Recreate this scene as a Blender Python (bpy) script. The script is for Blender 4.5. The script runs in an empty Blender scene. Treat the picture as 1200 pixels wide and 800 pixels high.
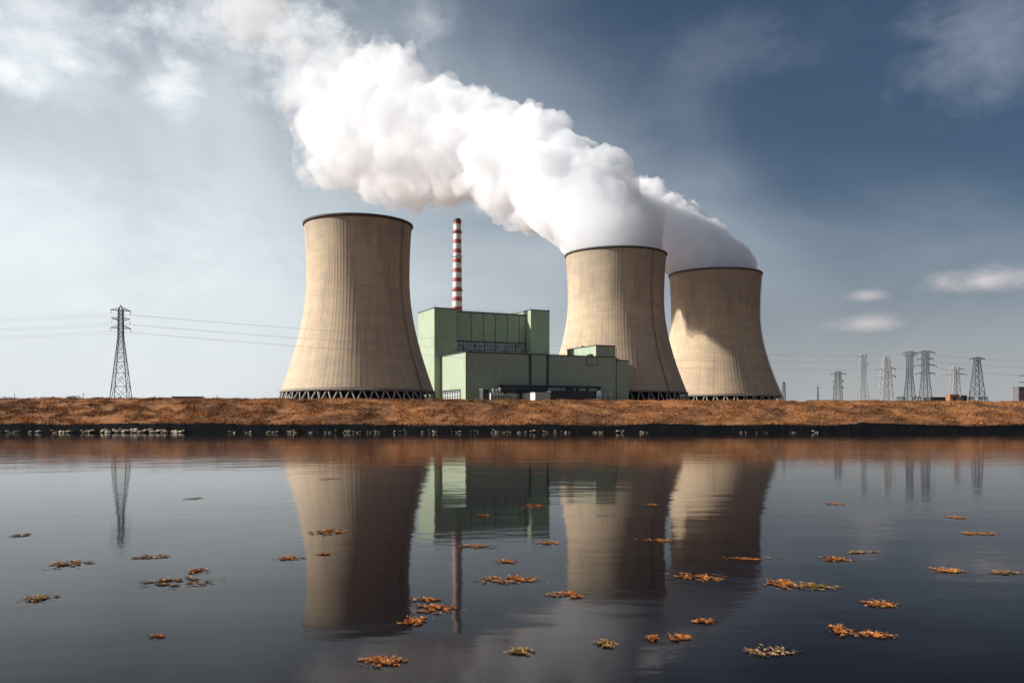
import bpy, math, random
import numpy as np
from mathutils import Vector, Matrix

SC = bpy.context.scene
COL = SC.collection
R = math.radians
rng = np.random.default_rng(7)
random.seed(7)

# ------------------------------------------------------------------ camera
F = 1066.7            # focal length in photo pixels (1200 wide)
HZ = 495.0            # horizon row in the photo
EYE = 1.6
cd = bpy.data.cameras.new('camera')
cam = bpy.data.objects.new('camera', cd)
COL.objects.link(cam)
cd.lens = 32.0
cd.sensor_width = 36.0
cd.shift_y = (HZ - 400) / 1200
cd.clip_end = 40000
cd.clip_start = 0.1
cam.location = (0, 0, EYE)
cam.rotation_euler = (R(90), 0, 0)
SC.camera = cam

# ------------------------------------------------------------------ light
SUN_EL = 30.0
SUN_AZ = -91.0        # degrees from +Y towards +X: almost exactly from the left
sx, sy = math.sin(R(SUN_AZ)), math.cos(R(SUN_AZ))
sun_dir = Vector((sx * math.cos(R(SUN_EL)), sy * math.cos(R(SUN_EL)), math.sin(R(SUN_EL))))
sl = bpy.data.lights.new('sun', 'SUN')
sl.energy = 5.0
sl.angle = R(0.6)
sl.color = (1.0, 0.945, 0.875)
so = bpy.data.objects.new('sun', sl)
COL.objects.link(so)
so.rotation_euler = sun_dir.to_track_quat('Z', 'Y').to_euler()

SC.view_settings.view_transform = 'Standard'
SC.view_settings.look = 'None'
SC.view_settings.exposure = 0.68
SC.view_settings.gamma = 1.0
SC.view_settings.use_curve_mapping = False
SC.cycles.use_denoising = True
SC.cycles.max_bounces = 64
SC.cycles.volume_bounces = 64
SC.cycles.diffuse_bounces = 3
SC.cycles.glossy_bounces = 3
SC.cycles.transmission_bounces = 4
SC.cycles.use_adaptive_sampling = True
SC.cycles.adaptive_threshold = 0.02
SC.cycles.caustics_reflective = False
SC.cycles.caustics_refractive = False

# ------------------------------------------------------------------ world: hazy sky with thin cloud
W = bpy.data.worlds.new('World')
SC.world = W
W.use_nodes = True


class NT:
    """small node-tree writer"""
    def __init__(s, tree):
        s.t = tree
        s.n = tree.nodes
        s.l = tree.links

    def new(s, typ, **kw):
        n = s.n.new(typ)
        for k, v in kw.items():
            setattr(n, k, v)
        return n

    def put(s, sock, v):
        if isinstance(v, bpy.types.NodeSocket):
            s.l.new(v, sock)
        else:
            sock.default_value = v

    def math(s, op, a, b=0.0, c=None, clamp=False):
        n = s.new('ShaderNodeMath', operation=op, use_clamp=clamp)
        s.put(n.inputs[0], a)
        s.put(n.inputs[1], b)
        if c is not None:
            s.put(n.inputs[2], c)
        return n.outputs[0]

    def mapr(s, v, a, b, c=0.0, d=1.0, smooth=True):
        n = s.new('ShaderNodeMapRange', interpolation_type='SMOOTHSTEP' if smooth else 'LINEAR')
        s.put(n.inputs[0], v)
        for i, q in enumerate((a, b, c, d)):
            n.inputs[1 + i].default_value = q
        return n.outputs[0]

    def mix(s, fac, a, b, mode='MIX'):
        n = s.new('ShaderNodeMix', data_type='RGBA', blend_type=mode)
        s.put(n.inputs[0], fac)
        s.put(n.inputs[6], a if isinstance(a, bpy.types.NodeSocket) else (*a, 1))
        s.put(n.inputs[7], b if isinstance(b, bpy.types.NodeSocket) else (*b, 1))
        return n.outputs[2]

    def noise(s, vec, scale, detail=4, rough=0.5, dist=0.0):
        n = s.new('ShaderNodeTexNoise')
        if vec is not None:
            s.l.new(vec, n.inputs['Vector'])
        n.inputs['Scale'].default_value = scale
        n.inputs['Detail'].default_value = detail
        n.inputs['Roughness'].default_value = rough
        n.inputs['Distortion'].default_value = dist
        return n.outputs[0]

    def comb(s, x, y, z):
        n = s.new('ShaderNodeCombineXYZ')
        for i, q in enumerate((x, y, z)):
            s.put(n.inputs[i], q)
        return n.outputs[0]

    def sep(s, v):
        n = s.new('ShaderNodeSeparateXYZ')
        s.l.new(v, n.inputs[0])
        return n.outputs

    def coord(s, which='Object'):
        return s.new('ShaderNodeTexCoord').outputs[which]

    def bump(s, h, strength, dist):
        n = s.new('ShaderNodeBump')
        s.l.new(h, n.inputs['Height'])
        n.inputs['Strength'].default_value = strength
        n.inputs['Distance'].default_value = dist
        return n.outputs[0]


def azel(px, py):
    """direction of a photo pixel as azimuth / elevation in degrees"""
    a = math.atan2(px - 600, F)
    e = math.atan2(HZ - py, math.hypot(px - 600, F))
    return math.degrees(a), math.degrees(e)


w = NT(W.node_tree)
W.node_tree.nodes.clear()
sky = w.new('ShaderNodeTexSky', sky_type='NISHITA')
sky.sun_disc = False
sky.sun_elevation = R(SUN_EL)
sky.sun_rotation = R(SUN_AZ)
sky.altitude = 0
sky.air_density = 1.0
sky.dust_density = 2.5
sky.ozone_density = 1.6
gen = w.coord('Generated')
gx, gy, gz = w.sep(gen)
az = w.math('MULTIPLY', w.math('ARCTAN2', gx, gy), 57.2958)
el = w.math('MULTIPLY', w.math('ARCSINE', gz), 57.2958)
# base: daylight sky, toned down and slightly desaturated
hsv = w.new('ShaderNodeHueSaturation')
hsv.inputs['Saturation'].default_value = 0.80
w.l.new(sky.outputs[0], hsv.inputs['Color'])
base = w.mix(1.0, hsv.outputs[0], (0.26, 0.345, 0.43), 'MULTIPLY')
# thin veil of high cloud: thicker towards the sun side and the horizon
flow = w.comb(w.math('MULTIPLY', az, 0.045), w.math('MULTIPLY', el, 0.075), 0.37)
n1 = w.noise(flow, 1.0, 4, 0.48, 0.6)
side = w.mapr(az, 26, -24)
low = w.mapr(el, 30, 0)
veil = w.math('MULTIPLY_ADD', n1, 0.9, -0.47)
veil = w.math('ADD', veil, w.math('MULTIPLY', side, 0.50))
veil = w.math('ADD', veil, w.math('MULTIPLY', low, 0.42))
veil = w.mapr(veil, 0.10, 1.0)
veil = w.math('MULTIPLY', veil, 0.88)
veilcol = w.mix(side, (4.4, 4.9, 5.4), (7.2, 7.85, 8.1))
col = w.mix(veil, base, veilcol)
# dust haze low over the land
col = w.mix(w.math('MULTIPLY', w.mapr(el, 13, 0), 0.42), col, (6.0, 6.05, 6.1))
# clouds with a place of their own: (px, py, half width deg, half height deg, strength, warm)
puff_vec = w.comb(w.math('MULTIPLY', az, 0.16), w.math('MULTIPLY', el, 0.26), 1.7)
n2 = w.noise(puff_vec, 1.0, 7, 0.58, 0.35)
fine_vec = w.comb(w.math('MULTIPLY', az, 0.42), w.math('MULTIPLY', el, 0.70), 4.1)
n3 = w.noise(fine_vec, 1.0, 6, 0.6, 0.2)
nn = w.math('ADD', w.math('MULTIPLY', n2, 0.65), w.math('MULTIPLY', n3, 0.35))
CLOUDS = [
    (30, 40, 7.5, 4.5, 0.5, 0), (195, 103, 3.2, 1.6, 0.75, 0), (14, 88, 2.2, 1.2, 0.8, 0), (82, 74, 1.4, 0.8, 0.7, 0),
    (290, 25, 9.0, 3.6, 0.7, 0), (360, 85, 5.0, 4.2, 0.75, 0), (500, 20, 2.8, 3.4, 0.42, 0), (60, 10, 8.0, 3.0, 0.35, 0),
    (1140, 50, 6.2, 4.0, 0.40, 1), (1148, 330, 3.9, 1.05, 0.95, 2), (1015, 379, 3.2, 0.75, 0.5, 2),
    (1015, 346, 1.7, 0.5, 0.42, 2), (860, 60, 9.0, 2.5, 0.14, 1),
    (120, 300, 16.0, 5.0, 0.30, 0),
]
for (px, py, hw, hh, st, kind) in CLOUDS:
    a0, e0 = azel(px, py)
    dx = w.math('MULTIPLY', w.math('SUBTRACT', az, a0), 1 / hw)
    dy = w.math('MULTIPLY', w.math('SUBTRACT', el, e0), 1 / hh)
    rr = w.math('SQRT', w.math('ADD', w.math('MULTIPLY', dx, dx), w.math('MULTIPLY', dy, dy)))
    m = w.math('ADD', w.math('SUBTRACT', 1.0, rr), w.math('MULTIPLY', w.math('SUBTRACT', nn, 0.5), (3.6, 2.6, 2.2)[kind]))
    m = w.math('MULTIPLY', w.mapr(m, 0.0, 1.25), st)
    c = [(8.4, 8.7, 8.9), (4.0, 4.4, 5.2), (7.8, 6.9, 6.7)][kind]
    col = w.mix(m, col, c)
bg = w.new('ShaderNodeBackground')
w.l.new(col, bg.inputs[0])
bg.inputs[1].default_value = 0.077
wo = w.new('ShaderNodeOutputWorld')
w.l.new(bg.outputs[0], wo.inputs[0])


# ------------------------------------------------------------------ helpers
def at(px, py, D):
    """point seen at photo pixel (px, py) and distance D along the view axis"""
    return Vector(((px - 600) / F * D, D, EYE + (HZ - py) / F * D))


def tag(o, label=None, cat=None, group=None, kind=None):
    if label:
        o['label'] = label
    if cat:
        o['category'] = cat
    if group:
        o['group'] = group
    if kind:
        o['kind'] = kind
    return o


def empty(name, loc, rz=0.0):
    o = bpy.data.objects.new(name, None)
    COL.objects.link(o)
    o.location = loc
    o.rotation_euler = (0, 0, rz)
    o.empty_display_size = 1
    return o


def copy_tree(o, parent=None):
    c = o.copy()
    COL.objects.link(c)
    if parent:
        c.parent = parent
    for ch in list(o.children):
        copy_tree(ch, c)
    return c


class MB:
    def __init__(s):
        s.v = []
        s.f = []

    def add(s, vs, fs):
        b = len(s.v)
        s.v.extend([tuple(q) for q in vs])
        s.f.extend([tuple(b + i for i in q) for q in fs])
        return s

    def box(s, x0, x1, y0, y1, z0, z1):
        return s.add([(x0, y0, z0), (x1, y0, z0), (x1, y1, z0), (x0, y1, z0), (x0, y0, z1), (x1, y0, z1), (x1, y1, z1), (x0, y1, z1)],
                     [(0, 3, 2, 1), (4, 5, 6, 7), (0, 1, 5, 4), (1, 2, 6, 5), (2, 3, 7, 6), (3, 0, 4, 7)])

    def prism(s, poly, z0, z1):
        n = len(poly)
        vs = [(x, y, z0) for x, y in poly] + [(x, y, z1) for x, y in poly]
        fs = [tuple(range(n - 1, -1, -1)), tuple(range(n, 2 * n))]
        fs += [(i, (i + 1) % n, n + (i + 1) % n, n + i) for i in range(n)]
        return s.add(vs, fs)

    def beam(s, a, b, w0, w1=None, n=4):
        a, b = Vector(a), Vector(b)
        w1 = w0 if w1 is None else w1
        d = (b - a)
        if d.length < 1e-6:
            return s
        d.normalize()
        up = Vector((0, 0, 1)) if abs(d.z) < 0.95 else Vector((1, 0, 0))
        p = d.cross(up).normalized()
        q = d.cross(p)
        vs = []
        for c, r in ((a, w0), (b, w1)):
            for k in range(n):
                t = 2 * math.pi * (k + 0.5) / n
                vs.append(c + (p * math.cos(t) + q * math.sin(t)) * r)
        fs = [(i, (i + 1) % n, n + (i + 1) % n, n + i) for i in range(n)]
        fs += [tuple(range(n - 1, -1, -1)), tuple(range(n, 2 * n))]
        return s.add(vs, fs)

    def lathe(s, prof, n=24, cx=0, cy=0, cap=False):
        vs, fs = [], []
        for r, z in prof:
            for k in range(n):
                t = 2 * math.pi * k / n
                vs.append((cx + r * math.cos(t), cy + r * math.sin(t), z))
        m = len(prof)
        for j in range(m - 1):
            for k in range(n):
                k2 = (k + 1) % n
                fs.append((j * n + k, j * n + k2, (j + 1) * n + k2, (j + 1) * n + k))
        if cap:
            fs.append(tuple(range(n - 1, -1, -1)))
            fs.append(tuple((m - 1) * n + k for k in range(n)))
        return s.add(vs, fs)

    def build(s, name, m, parent=None, smooth=False):
        me = bpy.data.meshes.new(name)
        me.from_pydata(s.v, [], s.f)
        me.materials.append(m)
        me.update()
        if smooth:
            me.polygons.foreach_set('use_smooth', [True] * len(me.polygons))
        o = bpy.data.objects.new(name, me)
        COL.objects.link(o)
        if parent:
            o.parent = parent
        return o


def mesh_np(name, V, Fq, m, parent=None, smooth=True):
    me = bpy.data.meshes.new(name)
    V = np.asarray(V, dtype=np.float32)
    Fq = np.asarray(Fq, dtype=np.int32)
    k = Fq.shape[1]
    me.vertices.add(len(V))
    me.vertices.foreach_set('co', V.ravel())
    me.loops.add(Fq.size)
    me.loops.foreach_set('vertex_index', Fq.ravel())
    me.polygons.add(len(Fq))
    me.polygons.foreach_set('loop_start', np.arange(0, Fq.size, k, dtype=np.int32))
    me.polygons.foreach_set('loop_total', np.full(len(Fq), k, dtype=np.int32))
    me.update(calc_edges=True)
    me.validate()
    if smooth:
        me.polygons.foreach_set('use_smooth', [True] * len(me.polygons))
    me.materials.append(m)
    o = bpy.data.objects.new(name, me)
    COL.objects.link(o)
    if parent:
        o.parent = parent
    return o


# numpy gradient noise
_perm = np.concatenate([rng.permutation(256)] * 3).astype(np.int32)
_grad = rng.normal(size=(256, 3))
_grad /= np.linalg.norm(_grad, axis=1)[:, None]
_grad = _grad.astype(np.float32)


def perlin(x, y, z):
    x, y, z = (np.asarray(q, dtype=np.float32) for q in (x, y, z))
    xi, yi, zi = (np.floor(q).astype(np.int32) for q in (x, y, z))
    xf, yf, zf = x - xi, y - yi, z - zi
    xi &= 255
    yi &= 255
    zi &= 255
    fade = lambda t: t * t * t * (t * (t * 6 - 15) + 10)
    u, v, q = fade(xf), fade(yf), fade(zf)
    res = 0
    for i in (0, 1):
        wx = u if i else 1 - u
        for j in (0, 1):
            wy = v if j else 1 - v
            for k in (0, 1):
                wz = q if k else 1 - q
                g = _grad[_perm[_perm[_perm[xi + i] + yi + j] + zi + k]]
                res = res + wx * wy * wz * (g[..., 0] * (xf - i) + g[..., 1] * (yf - j) + g[..., 2] * (zf - k))
    return res


def fbm(x, y, z, octs=4, gain=0.5):
    a, t = 1.0, 0
    for o in range(octs):
        t = t + a * perlin(x * 2 ** o + 17 * o, y * 2 ** o + 5 * o, z * 2 ** o + 31 * o)
        a *= gain
    return t


# ------------------------------------------------------------------ materials
def principled(name):
    m = bpy.data.materials.new(name)
    m.use_nodes = True
    t = NT(m.node_tree)
    b = m.node_tree.nodes['Principled BSDF']
    return m, t, b


def simple(name, colr, rough=0.7, var=0.25, scale=0.6, metallic=0.0, bump=0.0):
    """colour broken up by two scales of noise"""
    m, t, b = principled(name)
    co = t.coord('Object')
    n = t.noise(co, scale, 5, 0.6)
    n2 = t.noise(co, scale * 7, 3, 0.6)
    f = t.math('ADD', t.math('MULTIPLY', n, 0.7), t.math('MULTIPLY', n2, 0.3))
    f = t.mapr(f, 0.3, 0.7)
    dark = tuple(c * (1 - var) for c in colr)
    lite = tuple(min(1, c * (1 + var)) for c in colr)
    t.l.new(t.mix(f, dark, lite), b.inputs['Base Color'])
    b.inputs['Roughness'].default_value = rough
    b.inputs['Metallic'].default_value = metallic
    if bump:
        t.l.new(t.bump(n2, 0.5, bump), b.inputs['Normal'])
    return m


def concrete_shell(name, seed, tint=(1, 1, 1)):
    """ribbed cooling tower concrete with runs of dirt and lift joints"""
    m, t, b = principled(name)
    x, y, z = t.sep(t.coord('Object'))
    ang = t.math('ARCTAN2', y, x)
    ca, sa = t.math('COSINE', ang), t.math('SINE', ang)
    v1 = t.comb(t.math('MULTIPLY', ca, 48), t.math('MULTIPLY', sa, 48), t.math('MULTIPLY_ADD', z, 0.012, seed))
    streak = t.noise(v1, 1.0, 4, 0.65)
    v2 = t.comb(t.math('MULTIPLY', ca, 5), t.math('MULTIPLY', sa, 5), t.math('MULTIPLY_ADD', z, 0.02, seed * 2))
    big = t.noise(v2, 1.0, 4, 0.6)
    v3 = t.comb(t.math('MULTIPLY', ca, 2), t.math('MULTIPLY', sa, 2), t.math('MULTIPLY_ADD', z, 0.16, seed))
    lift = t.noise(v3, 1.0, 2, 0.7)
    joint = t.math('FRACT', t.math('MULTIPLY', z, 1 / 3.2))
    joint = t.mapr(joint, 0.0, 0.14, 1.0, 0.0)
    c1 = tuple(a * c for a, c in zip((0.52, 0.40, 0.27), tint))
    c2 = tuple(a * c for a, c in zip((0.425, 0.325, 0.222), tint))
    colr = t.mix(t.mapr(streak, 0.36, 0.64), c2, c1)
    colr = t.mix(t.math('MULTIPLY', t.mapr(big, 0.5, 0.75), 0.42), colr, (0.21, 0.17, 0.135))
    colr = t.mix(t.math('MULTIPLY', t.mapr(lift, 0.42, 0.60), 0.32), colr, (0.30, 0.245, 0.19))
    # grey run-off below the rim, in uneven tongues
    tong = t.math('ADD', t.math('MULTIPLY', z, 1 / 150.0), t.math('MULTIPLY', t.math('SUBTRACT', streak, 0.5), 0.45))
    tong = t.math('ADD', tong, t.math('MULTIPLY', t.math('SUBTRACT', big, 0.5), 0.9))
    colr = t.mix(t.math('MULTIPLY', t.mapr(tong, 0.60, 1.0), 0.48), colr, (0.20, 0.175, 0.15))
    colr = t.mix(t.math('MULTIPLY', joint, 0.22), colr, (0.17, 0.14, 0.115))
    t.l.new(colr, b.inputs['Base Color'])
    b.inputs['Roughness'].default_value = 0.85
    t.l.new(t.bump(t.math('ADD', streak, joint), 0.25, 0.15), b.inputs['Normal'])
    return m


def cladding(name, colr, pitch=1.2):
    """profiled steel sheet: vertical corrugation, sheet joints, dirt runs"""
    m, t, b = principled(name)
    co = t.coord('Object')
    x, y, z = t.sep(co)
    s = t.math('ADD', x, y)
    rib = t.math('SINE', t.math('MULTIPLY', s, 2 * math.pi / pitch))
    hj = t.mapr(t.math('FRACT', t.math('MULTIPLY', z, 1 / 7.3)), 0.0, 0.035, 1.0, 0.0)
    sheet = t.new('ShaderNodeTexWhiteNoise', noise_dimensions='3D')
    t.l.new(t.comb(t.math('FLOOR', t.math('MULTIPLY', s, 1 / 6.0)), t.math('FLOOR', t.math('MULTIPLY', z, 1 / 7.3)), 0.0), sheet.inputs['Vector'])
    run = t.noise(t.comb(t.math('MULTIPLY', s, 0.9), 0.0, t.math('MULTIPLY', z, 0.05)), 1.0, 5, 0.65)
    blot = t.noise(co, 0.05, 5, 0.6)
    d = tuple(c * 0.84 for c in colr)
    l = tuple(c * 1.12 for c in colr)
    c = t.mix(t.mapr(run, 0.3, 0.7), d, l)
    c = t.mix(t.math('MULTIPLY', sheet.outputs[0], 0.10), c, tuple(q * 0.6 for q in colr))
    c = t.mix(t.math('MULTIPLY', t.mapr(blot, 0.5, 0.75), 0.25), c, tuple(q * 0.55 for q in colr))
    c = t.mix(t.math('MULTIPLY', hj, 0.25), c, tuple(q * 0.45 for q in colr))
    t.l.new(c, b.inputs['Base Color'])
    b.inputs['Roughness'].default_value = 0.55
    t.l.new(t.bump(rib, 0.3, 0.06), b.inputs['Normal'])
    return m


def banded(name, z0, z1, n, red, white):
    m, t, b = principled(name)
    x, y, z = t.sep(t.coord('Object'))
    k = t.math('MULTIPLY', t.math('SUBTRACT', z, z0), n / (z1 - z0))
    on = t.math('GREATER_THAN', t.math('FRACT', k), 0.56)
    run = t.noise(t.comb(t.math('MULTIPLY', x, 1.2), t.math('MULTIPLY', y, 1.2), t.math('MULTIPLY', z, 0.06)), 1.0, 4, 0.6)
    c = t.mix(on, white, red)
    c = t.mix(t.math('MULTIPLY', t.mapr(run, 0.42, 0.72), 0.4), c, (0.22, 0.18, 0.15))
    t.l.new(c, b.inputs['Base Color'])
    b.inputs['Roughness'].default_value = 0.6
    return m


def grass_mat(name, dry, dark, scale=0.09):
    m, t, b = principled(name)
    co = t.coord('Object')
    n = t.noise(co, scale, 6, 0.65, 0.8)
    n2 = t.noise(co, 0.9, 4, 0.6)
    f = t.math('ADD', t.math('MULTIPLY', n, 0.75), t.math('MULTIPLY', n2, 0.25))
    c = t.mix(t.mapr(f, 0.40, 0.60), dark, dry)
    g = t.noise(co, 0.03, 3, 0.5)
    c = t.mix(t.math('MULTIPLY', t.mapr(g, 0.52, 0.7), 0.45), c, (0.115, 0.085, 0.035))
    t.l.new(c, b.inputs['Base Color'])
    b.inputs['Roughness'].default_value = 0.95
    b.inputs['Specular IOR Level'].default_value = 0.1
    t.l.new(t.bump(n2, 0.6, 0.25), b.inputs['Normal'])
    return m


M = {}
M['shell_a'] = concrete_shell('tower_concrete_a', 1.3)
M['shell_b'] = concrete_shell('tower_concrete_b', 7.7, (1.04, 1.02, 1.0))
M['shell_c'] = concrete_shell('tower_concrete_c', 4.2, (1.03, 1.0, 0.96))
M['rim'] = simple('rim_dark_concrete', (0.07, 0.065, 0.062), 0.8, 0.3, 0.2)
M['leg'] = simple('leg_concrete', (0.36, 0.33, 0.29), 0.85, 0.2, 0.3)
M['fill'] = simple('tower_fill_shaded', (0.012, 0.014, 0.02), 0.9, 0.4, 0.4)  # near-black colour stands in for the shade inside the tower base
M['basin'] = simple('basin_concrete', (0.2, 0.18, 0.16), 0.9, 0.25, 0.3)
M['green'] = cladding('green_cladding', (0.32, 0.385, 0.275))
M['green_dark'] = cladding('green_cladding_dark', (0.25, 0.305, 0.225), 0.8)
M['trim'] = simple('dark_green_trim', (0.045, 0.06, 0.05), 0.6, 0.25, 0.5)
M['roofing'] = simple('roof_felt', (0.09, 0.09, 0.085), 0.9, 0.25, 0.2)
M['frame'] = simple('dark_window_frame', (0.03, 0.034, 0.036), 0.5, 0.25, 0.5)
M['white'] = simple('dirty_white_sheet', (0.74, 0.72, 0.66), 0.6, 0.14, 0.25)
M['pale_green'] = simple('pale_green_sheet', (0.36, 0.40, 0.31), 0.6, 0.15, 0.3)
M['slate'] = simple('dark_slate_cladding', (0.035, 0.042, 0.05), 0.6, 0.25, 0.3)
M['steel'] = simple('galvanised_steel', (0.17, 0.165, 0.16), 0.55, 0.25, 0.4, 0.4)
M['steel_dark'] = simple('weathered_dark_steel', (0.055, 0.053, 0.053), 0.6, 0.3, 0.4, 0.3)
M['steel_pale'] = simple('pale_painted_steel', (0.37, 0.365, 0.36), 0.6, 0.2, 0.4)
M['steel_mid'] = simple('grey_violet_steel', (0.15, 0.14, 0.16), 0.6, 0.25, 0.4, 0.3)
M['rust'] = simple('rusty_plinth', (0.26, 0.13, 0.07), 0.85, 0.3, 0.5)
M['cable'] = simple('aluminium_cable', (0.20, 0.20, 0.205), 0.6, 0.15, 0.2)
M['insulator'] = simple('brown_porcelain', (0.06, 0.035, 0.03), 0.35, 0.2, 1.0)
M['wood'] = simple('weathered_wood', (0.30, 0.20, 0.12), 0.9, 0.35, 1.5)
M['wall'] = simple('dark_wall', (0.020, 0.020, 0.020), 0.75, 0.6, 0.5, bump=0.05)  # near-black tone, strongly mottled, along the whole wall
M['stone'] = simple('pale_limestone', (0.30, 0.235, 0.165), 0.9, 0.3, 1.2, bump=0.05)
M['grass'] = grass_mat('dry_grass_ground', (0.28, 0.122, 0.050), (0.085, 0.040, 0.021))
M['blades'] = grass_mat('dry_grass_blades', (0.38, 0.165, 0.064), (0.12, 0.052, 0.026), 0.16)
M['shrub'] = simple('grey_green_scrub', (0.075, 0.07, 0.04), 0.9, 0.4, 0.8)


def glass_mat():
    m, t, b = principled('hall_window_glass')
    co = t.coord('Object')
    n = t.new('ShaderNodeTexWhiteNoise', noise_dimensions='3D')
    x, y, z = t.sep(co)
    t.l.new(t.comb(t.math('FLOOR', t.math('MULTIPLY', x, 0.55)), 0.0, t.math('FLOOR', t.math('MULTIPLY', z, 0.5))), n.inputs['Vector'])
    c = t.mix(n.outputs[0], (0.24, 0.25, 0.255), (0.50, 0.51, 0.51))
    t.l.new(c, b.inputs['Base Color'])
    b.inputs['Roughness'].default_value = 0.25
    return m


M['glass'] = glass_mat()


def water_mat():
    m, t, b = principled('river_water')
    co = t.coord('Object')
    x, y, z = t.sep(co)
    v = t.comb(t.math('MULTIPLY', x, 0.55), y, 0.0)
    patch = t.mapr(t.noise(co, 0.06, 3, 0.6, 0.5), 0.38, 0.68, 0.35, 1.0)
    r1 = t.noise(v, 0.55, 3, 0.55, 0.3)
    r2 = t.noise(v, 3.2, 3, 0.6, 0.2)
    r3 = t.noise(v, 11.0, 2, 0.6)
    h = t.math('ADD', t.math('MULTIPLY', r1, 0.015), t.math('MULTIPLY', r2, 0.0022))
    h = t.math('ADD', h, t.math('MULTIPLY', r3, 0.0006))
    h = t.math('MULTIPLY', h, patch)
    t.l.new(t.bump(h, 1.0, 1.0), b.inputs['Normal'])
    b.inputs['Base Color'].default_value = (0.006, 0.005, 0.007, 1)
    b.inputs['Roughness'].default_value = 0.05
    b.inputs['IOR'].default_value = 1.095
    return m


M['water'] = water_mat()


def weed_mat(name, a, bcol):
    m, t, b = principled(name)
    co = t.coord('Object')
    n = t.noise(co, 26, 4, 0.7)
    c = t.mix(t.mapr(n, 0.35, 0.65), a, bcol)
    t.l.new(c, b.inputs['Base Color'])
    b.inputs['Roughness'].default_value = 0.8
    return m


M['weed'] = weed_mat('orange_weed', (0.26, 0.09, 0.025), (0.80, 0.36, 0.10))
M['weed_brown'] = weed_mat('brown_reed', (0.20, 0.11, 0.05), (0.66, 0.41, 0.19))
M['weed_green'] = weed_mat('yellow_green_weed', (0.22, 0.14, 0.04), (0.55, 0.34, 0.11))


def steam_mat(name, near, far, reach, lo, hi, scale, lim=0.0):
    """white steam: dense at the mouth, thinning down wind, torn by noise"""
    m = bpy.data.materials.new(name)
    m.use_nodes = True
    t = NT(m.node_tree)
    m.node_tree.nodes.clear()
    v = t.new('ShaderNodeVolumePrincipled')
    v.inputs['Color'].default_value = (0.952, 0.961, 0.974, 1)
    v.inputs['Anisotropy'].default_value = 0.0
    co = t.coord('Object')
    x, y, z = t.sep(co)
    n = t.noise(co, scale, 4, 0.62, 0.4)
    base = t.mapr(x, -reach, -25.0, far, near)
    # the noise bites deeper further down wind
    bite = t.mapr(x, -reach, -40.0, 1.0, lim)
    f = t.mapr(n, lo, hi, 0.0, 1.35)
    f = t.math('ADD', t.math('MULTIPLY', f, bite), t.math('SUBTRACT', 1.0, bite))
    t.l.new(t.math('MULTIPLY', base, f), v.inputs['Density'])
    o = t.new('ShaderNodeOutputMaterial')
    t.l.new(v.outputs[0], o.inputs['Volume'])
    m.cycles.volume_step_rate = 0.5
    return m


# ------------------------------------------------------------------ terrain and water
WALL_D = 142.0
CREST_D = 160.0
G = 15.5              # level of the plant's ground
_prof_d = np.array([142.5, 142.6, 144.5, 150, 155, 158.5, 160.5, 164, 200, 330, 590, 620, 40000])
_prof_z = np.array([0.1, 1.22, 1.75, 3.3, 4.65, 5.40, 5.62, 5.60, 6.2, 8.6, 15.3, 15.5, 15.5])


def ground(x, y):
    x = np.asarray(x, float)
    y = np.asarray(y, float)
    z = np.interp(y, _prof_d, _prof_z)
    # crest drops a little towards the right
    drop = np.clip((x + 20) / 130, -0.4, 1) * 0.42
    z = z - drop * np.exp(-((y - 160) / 26.0) ** 2) * np.clip((y - 142.6) / 10, 0, 1)
    win = np.exp(-((y - 153) / 9.0) ** 2)
    lum = fbm(x * 0.16 + y * 0.10, y * 0.22, 0 * x + 3.3, 4, 0.55)
    z = z + lum * 0.75 * win * np.clip((y - 142.6) / 3, 0, 1)
    z = z + fbm(x * 0.05, y * 0.05, 0 * x + 9.1, 3) * 0.25 * np.exp(-((y - 162) / 18.0) ** 2)
    return z


xs = np.concatenate([[-9000, -3000, -1200, -600, -300, -180], np.arange(-130, 130.01, 0.4), [180, 300, 600, 1200, 3000, 9000]])
ys = np.concatenate([[142.5], np.arange(142.6, 168, 0.3), [170, 173, 177, 185, 200, 230, 270, 330, 400, 480, 560, 620, 800, 1200, 2000, 4000, 9000, 20000]])
X, Y = np.meshgrid(xs, ys)
Z = ground(X, Y)
V = np.stack([X, Y, Z], -1).reshape(-1, 3)
nx, ny = len(xs), len(ys)
idx = np.arange(nx * ny).reshape(ny, nx)
Q = np.stack([idx[:-1, :-1], idx[:-1, 1:], idx[1:, 1:], idx[1:, :-1]], -1).reshape(-1, 4)
g = mesh_np('ground', V, Q, M['grass'])
tag(g, kind='structure')

wm = MB()
wm.add([(-9000, -3000, 0), (9000, -3000, 0), (9000, 142.4, 0), (-9000, 142.4, 0)], [(0, 1, 2, 3)])
water = tag(wm.build('water', M['water']), kind='structure')

# dark wall along the water's edge, uneven coping
wx = np.concatenate([[-9000, -1000, -300], np.arange(-120, 121, 1.5), [300, 1000, 9000]])
wb = MB()
for a, b_ in zip(wx[:-1], wx[1:]):
    h = 1.22 + 0.55 * float(perlin(a * 0.09, 0.5, 0.2)) + 0.3 * float(perlin(a * 0.31, 7.5, 0.2)) + 0.05 * random.random()
    y0 = 142.0 + 0.12 * float(perlin(a * 0.3, 3.5, 0.2))
    wb.box(a, b_ - 0.02, y0, 142.95, -0.6, h)
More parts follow.
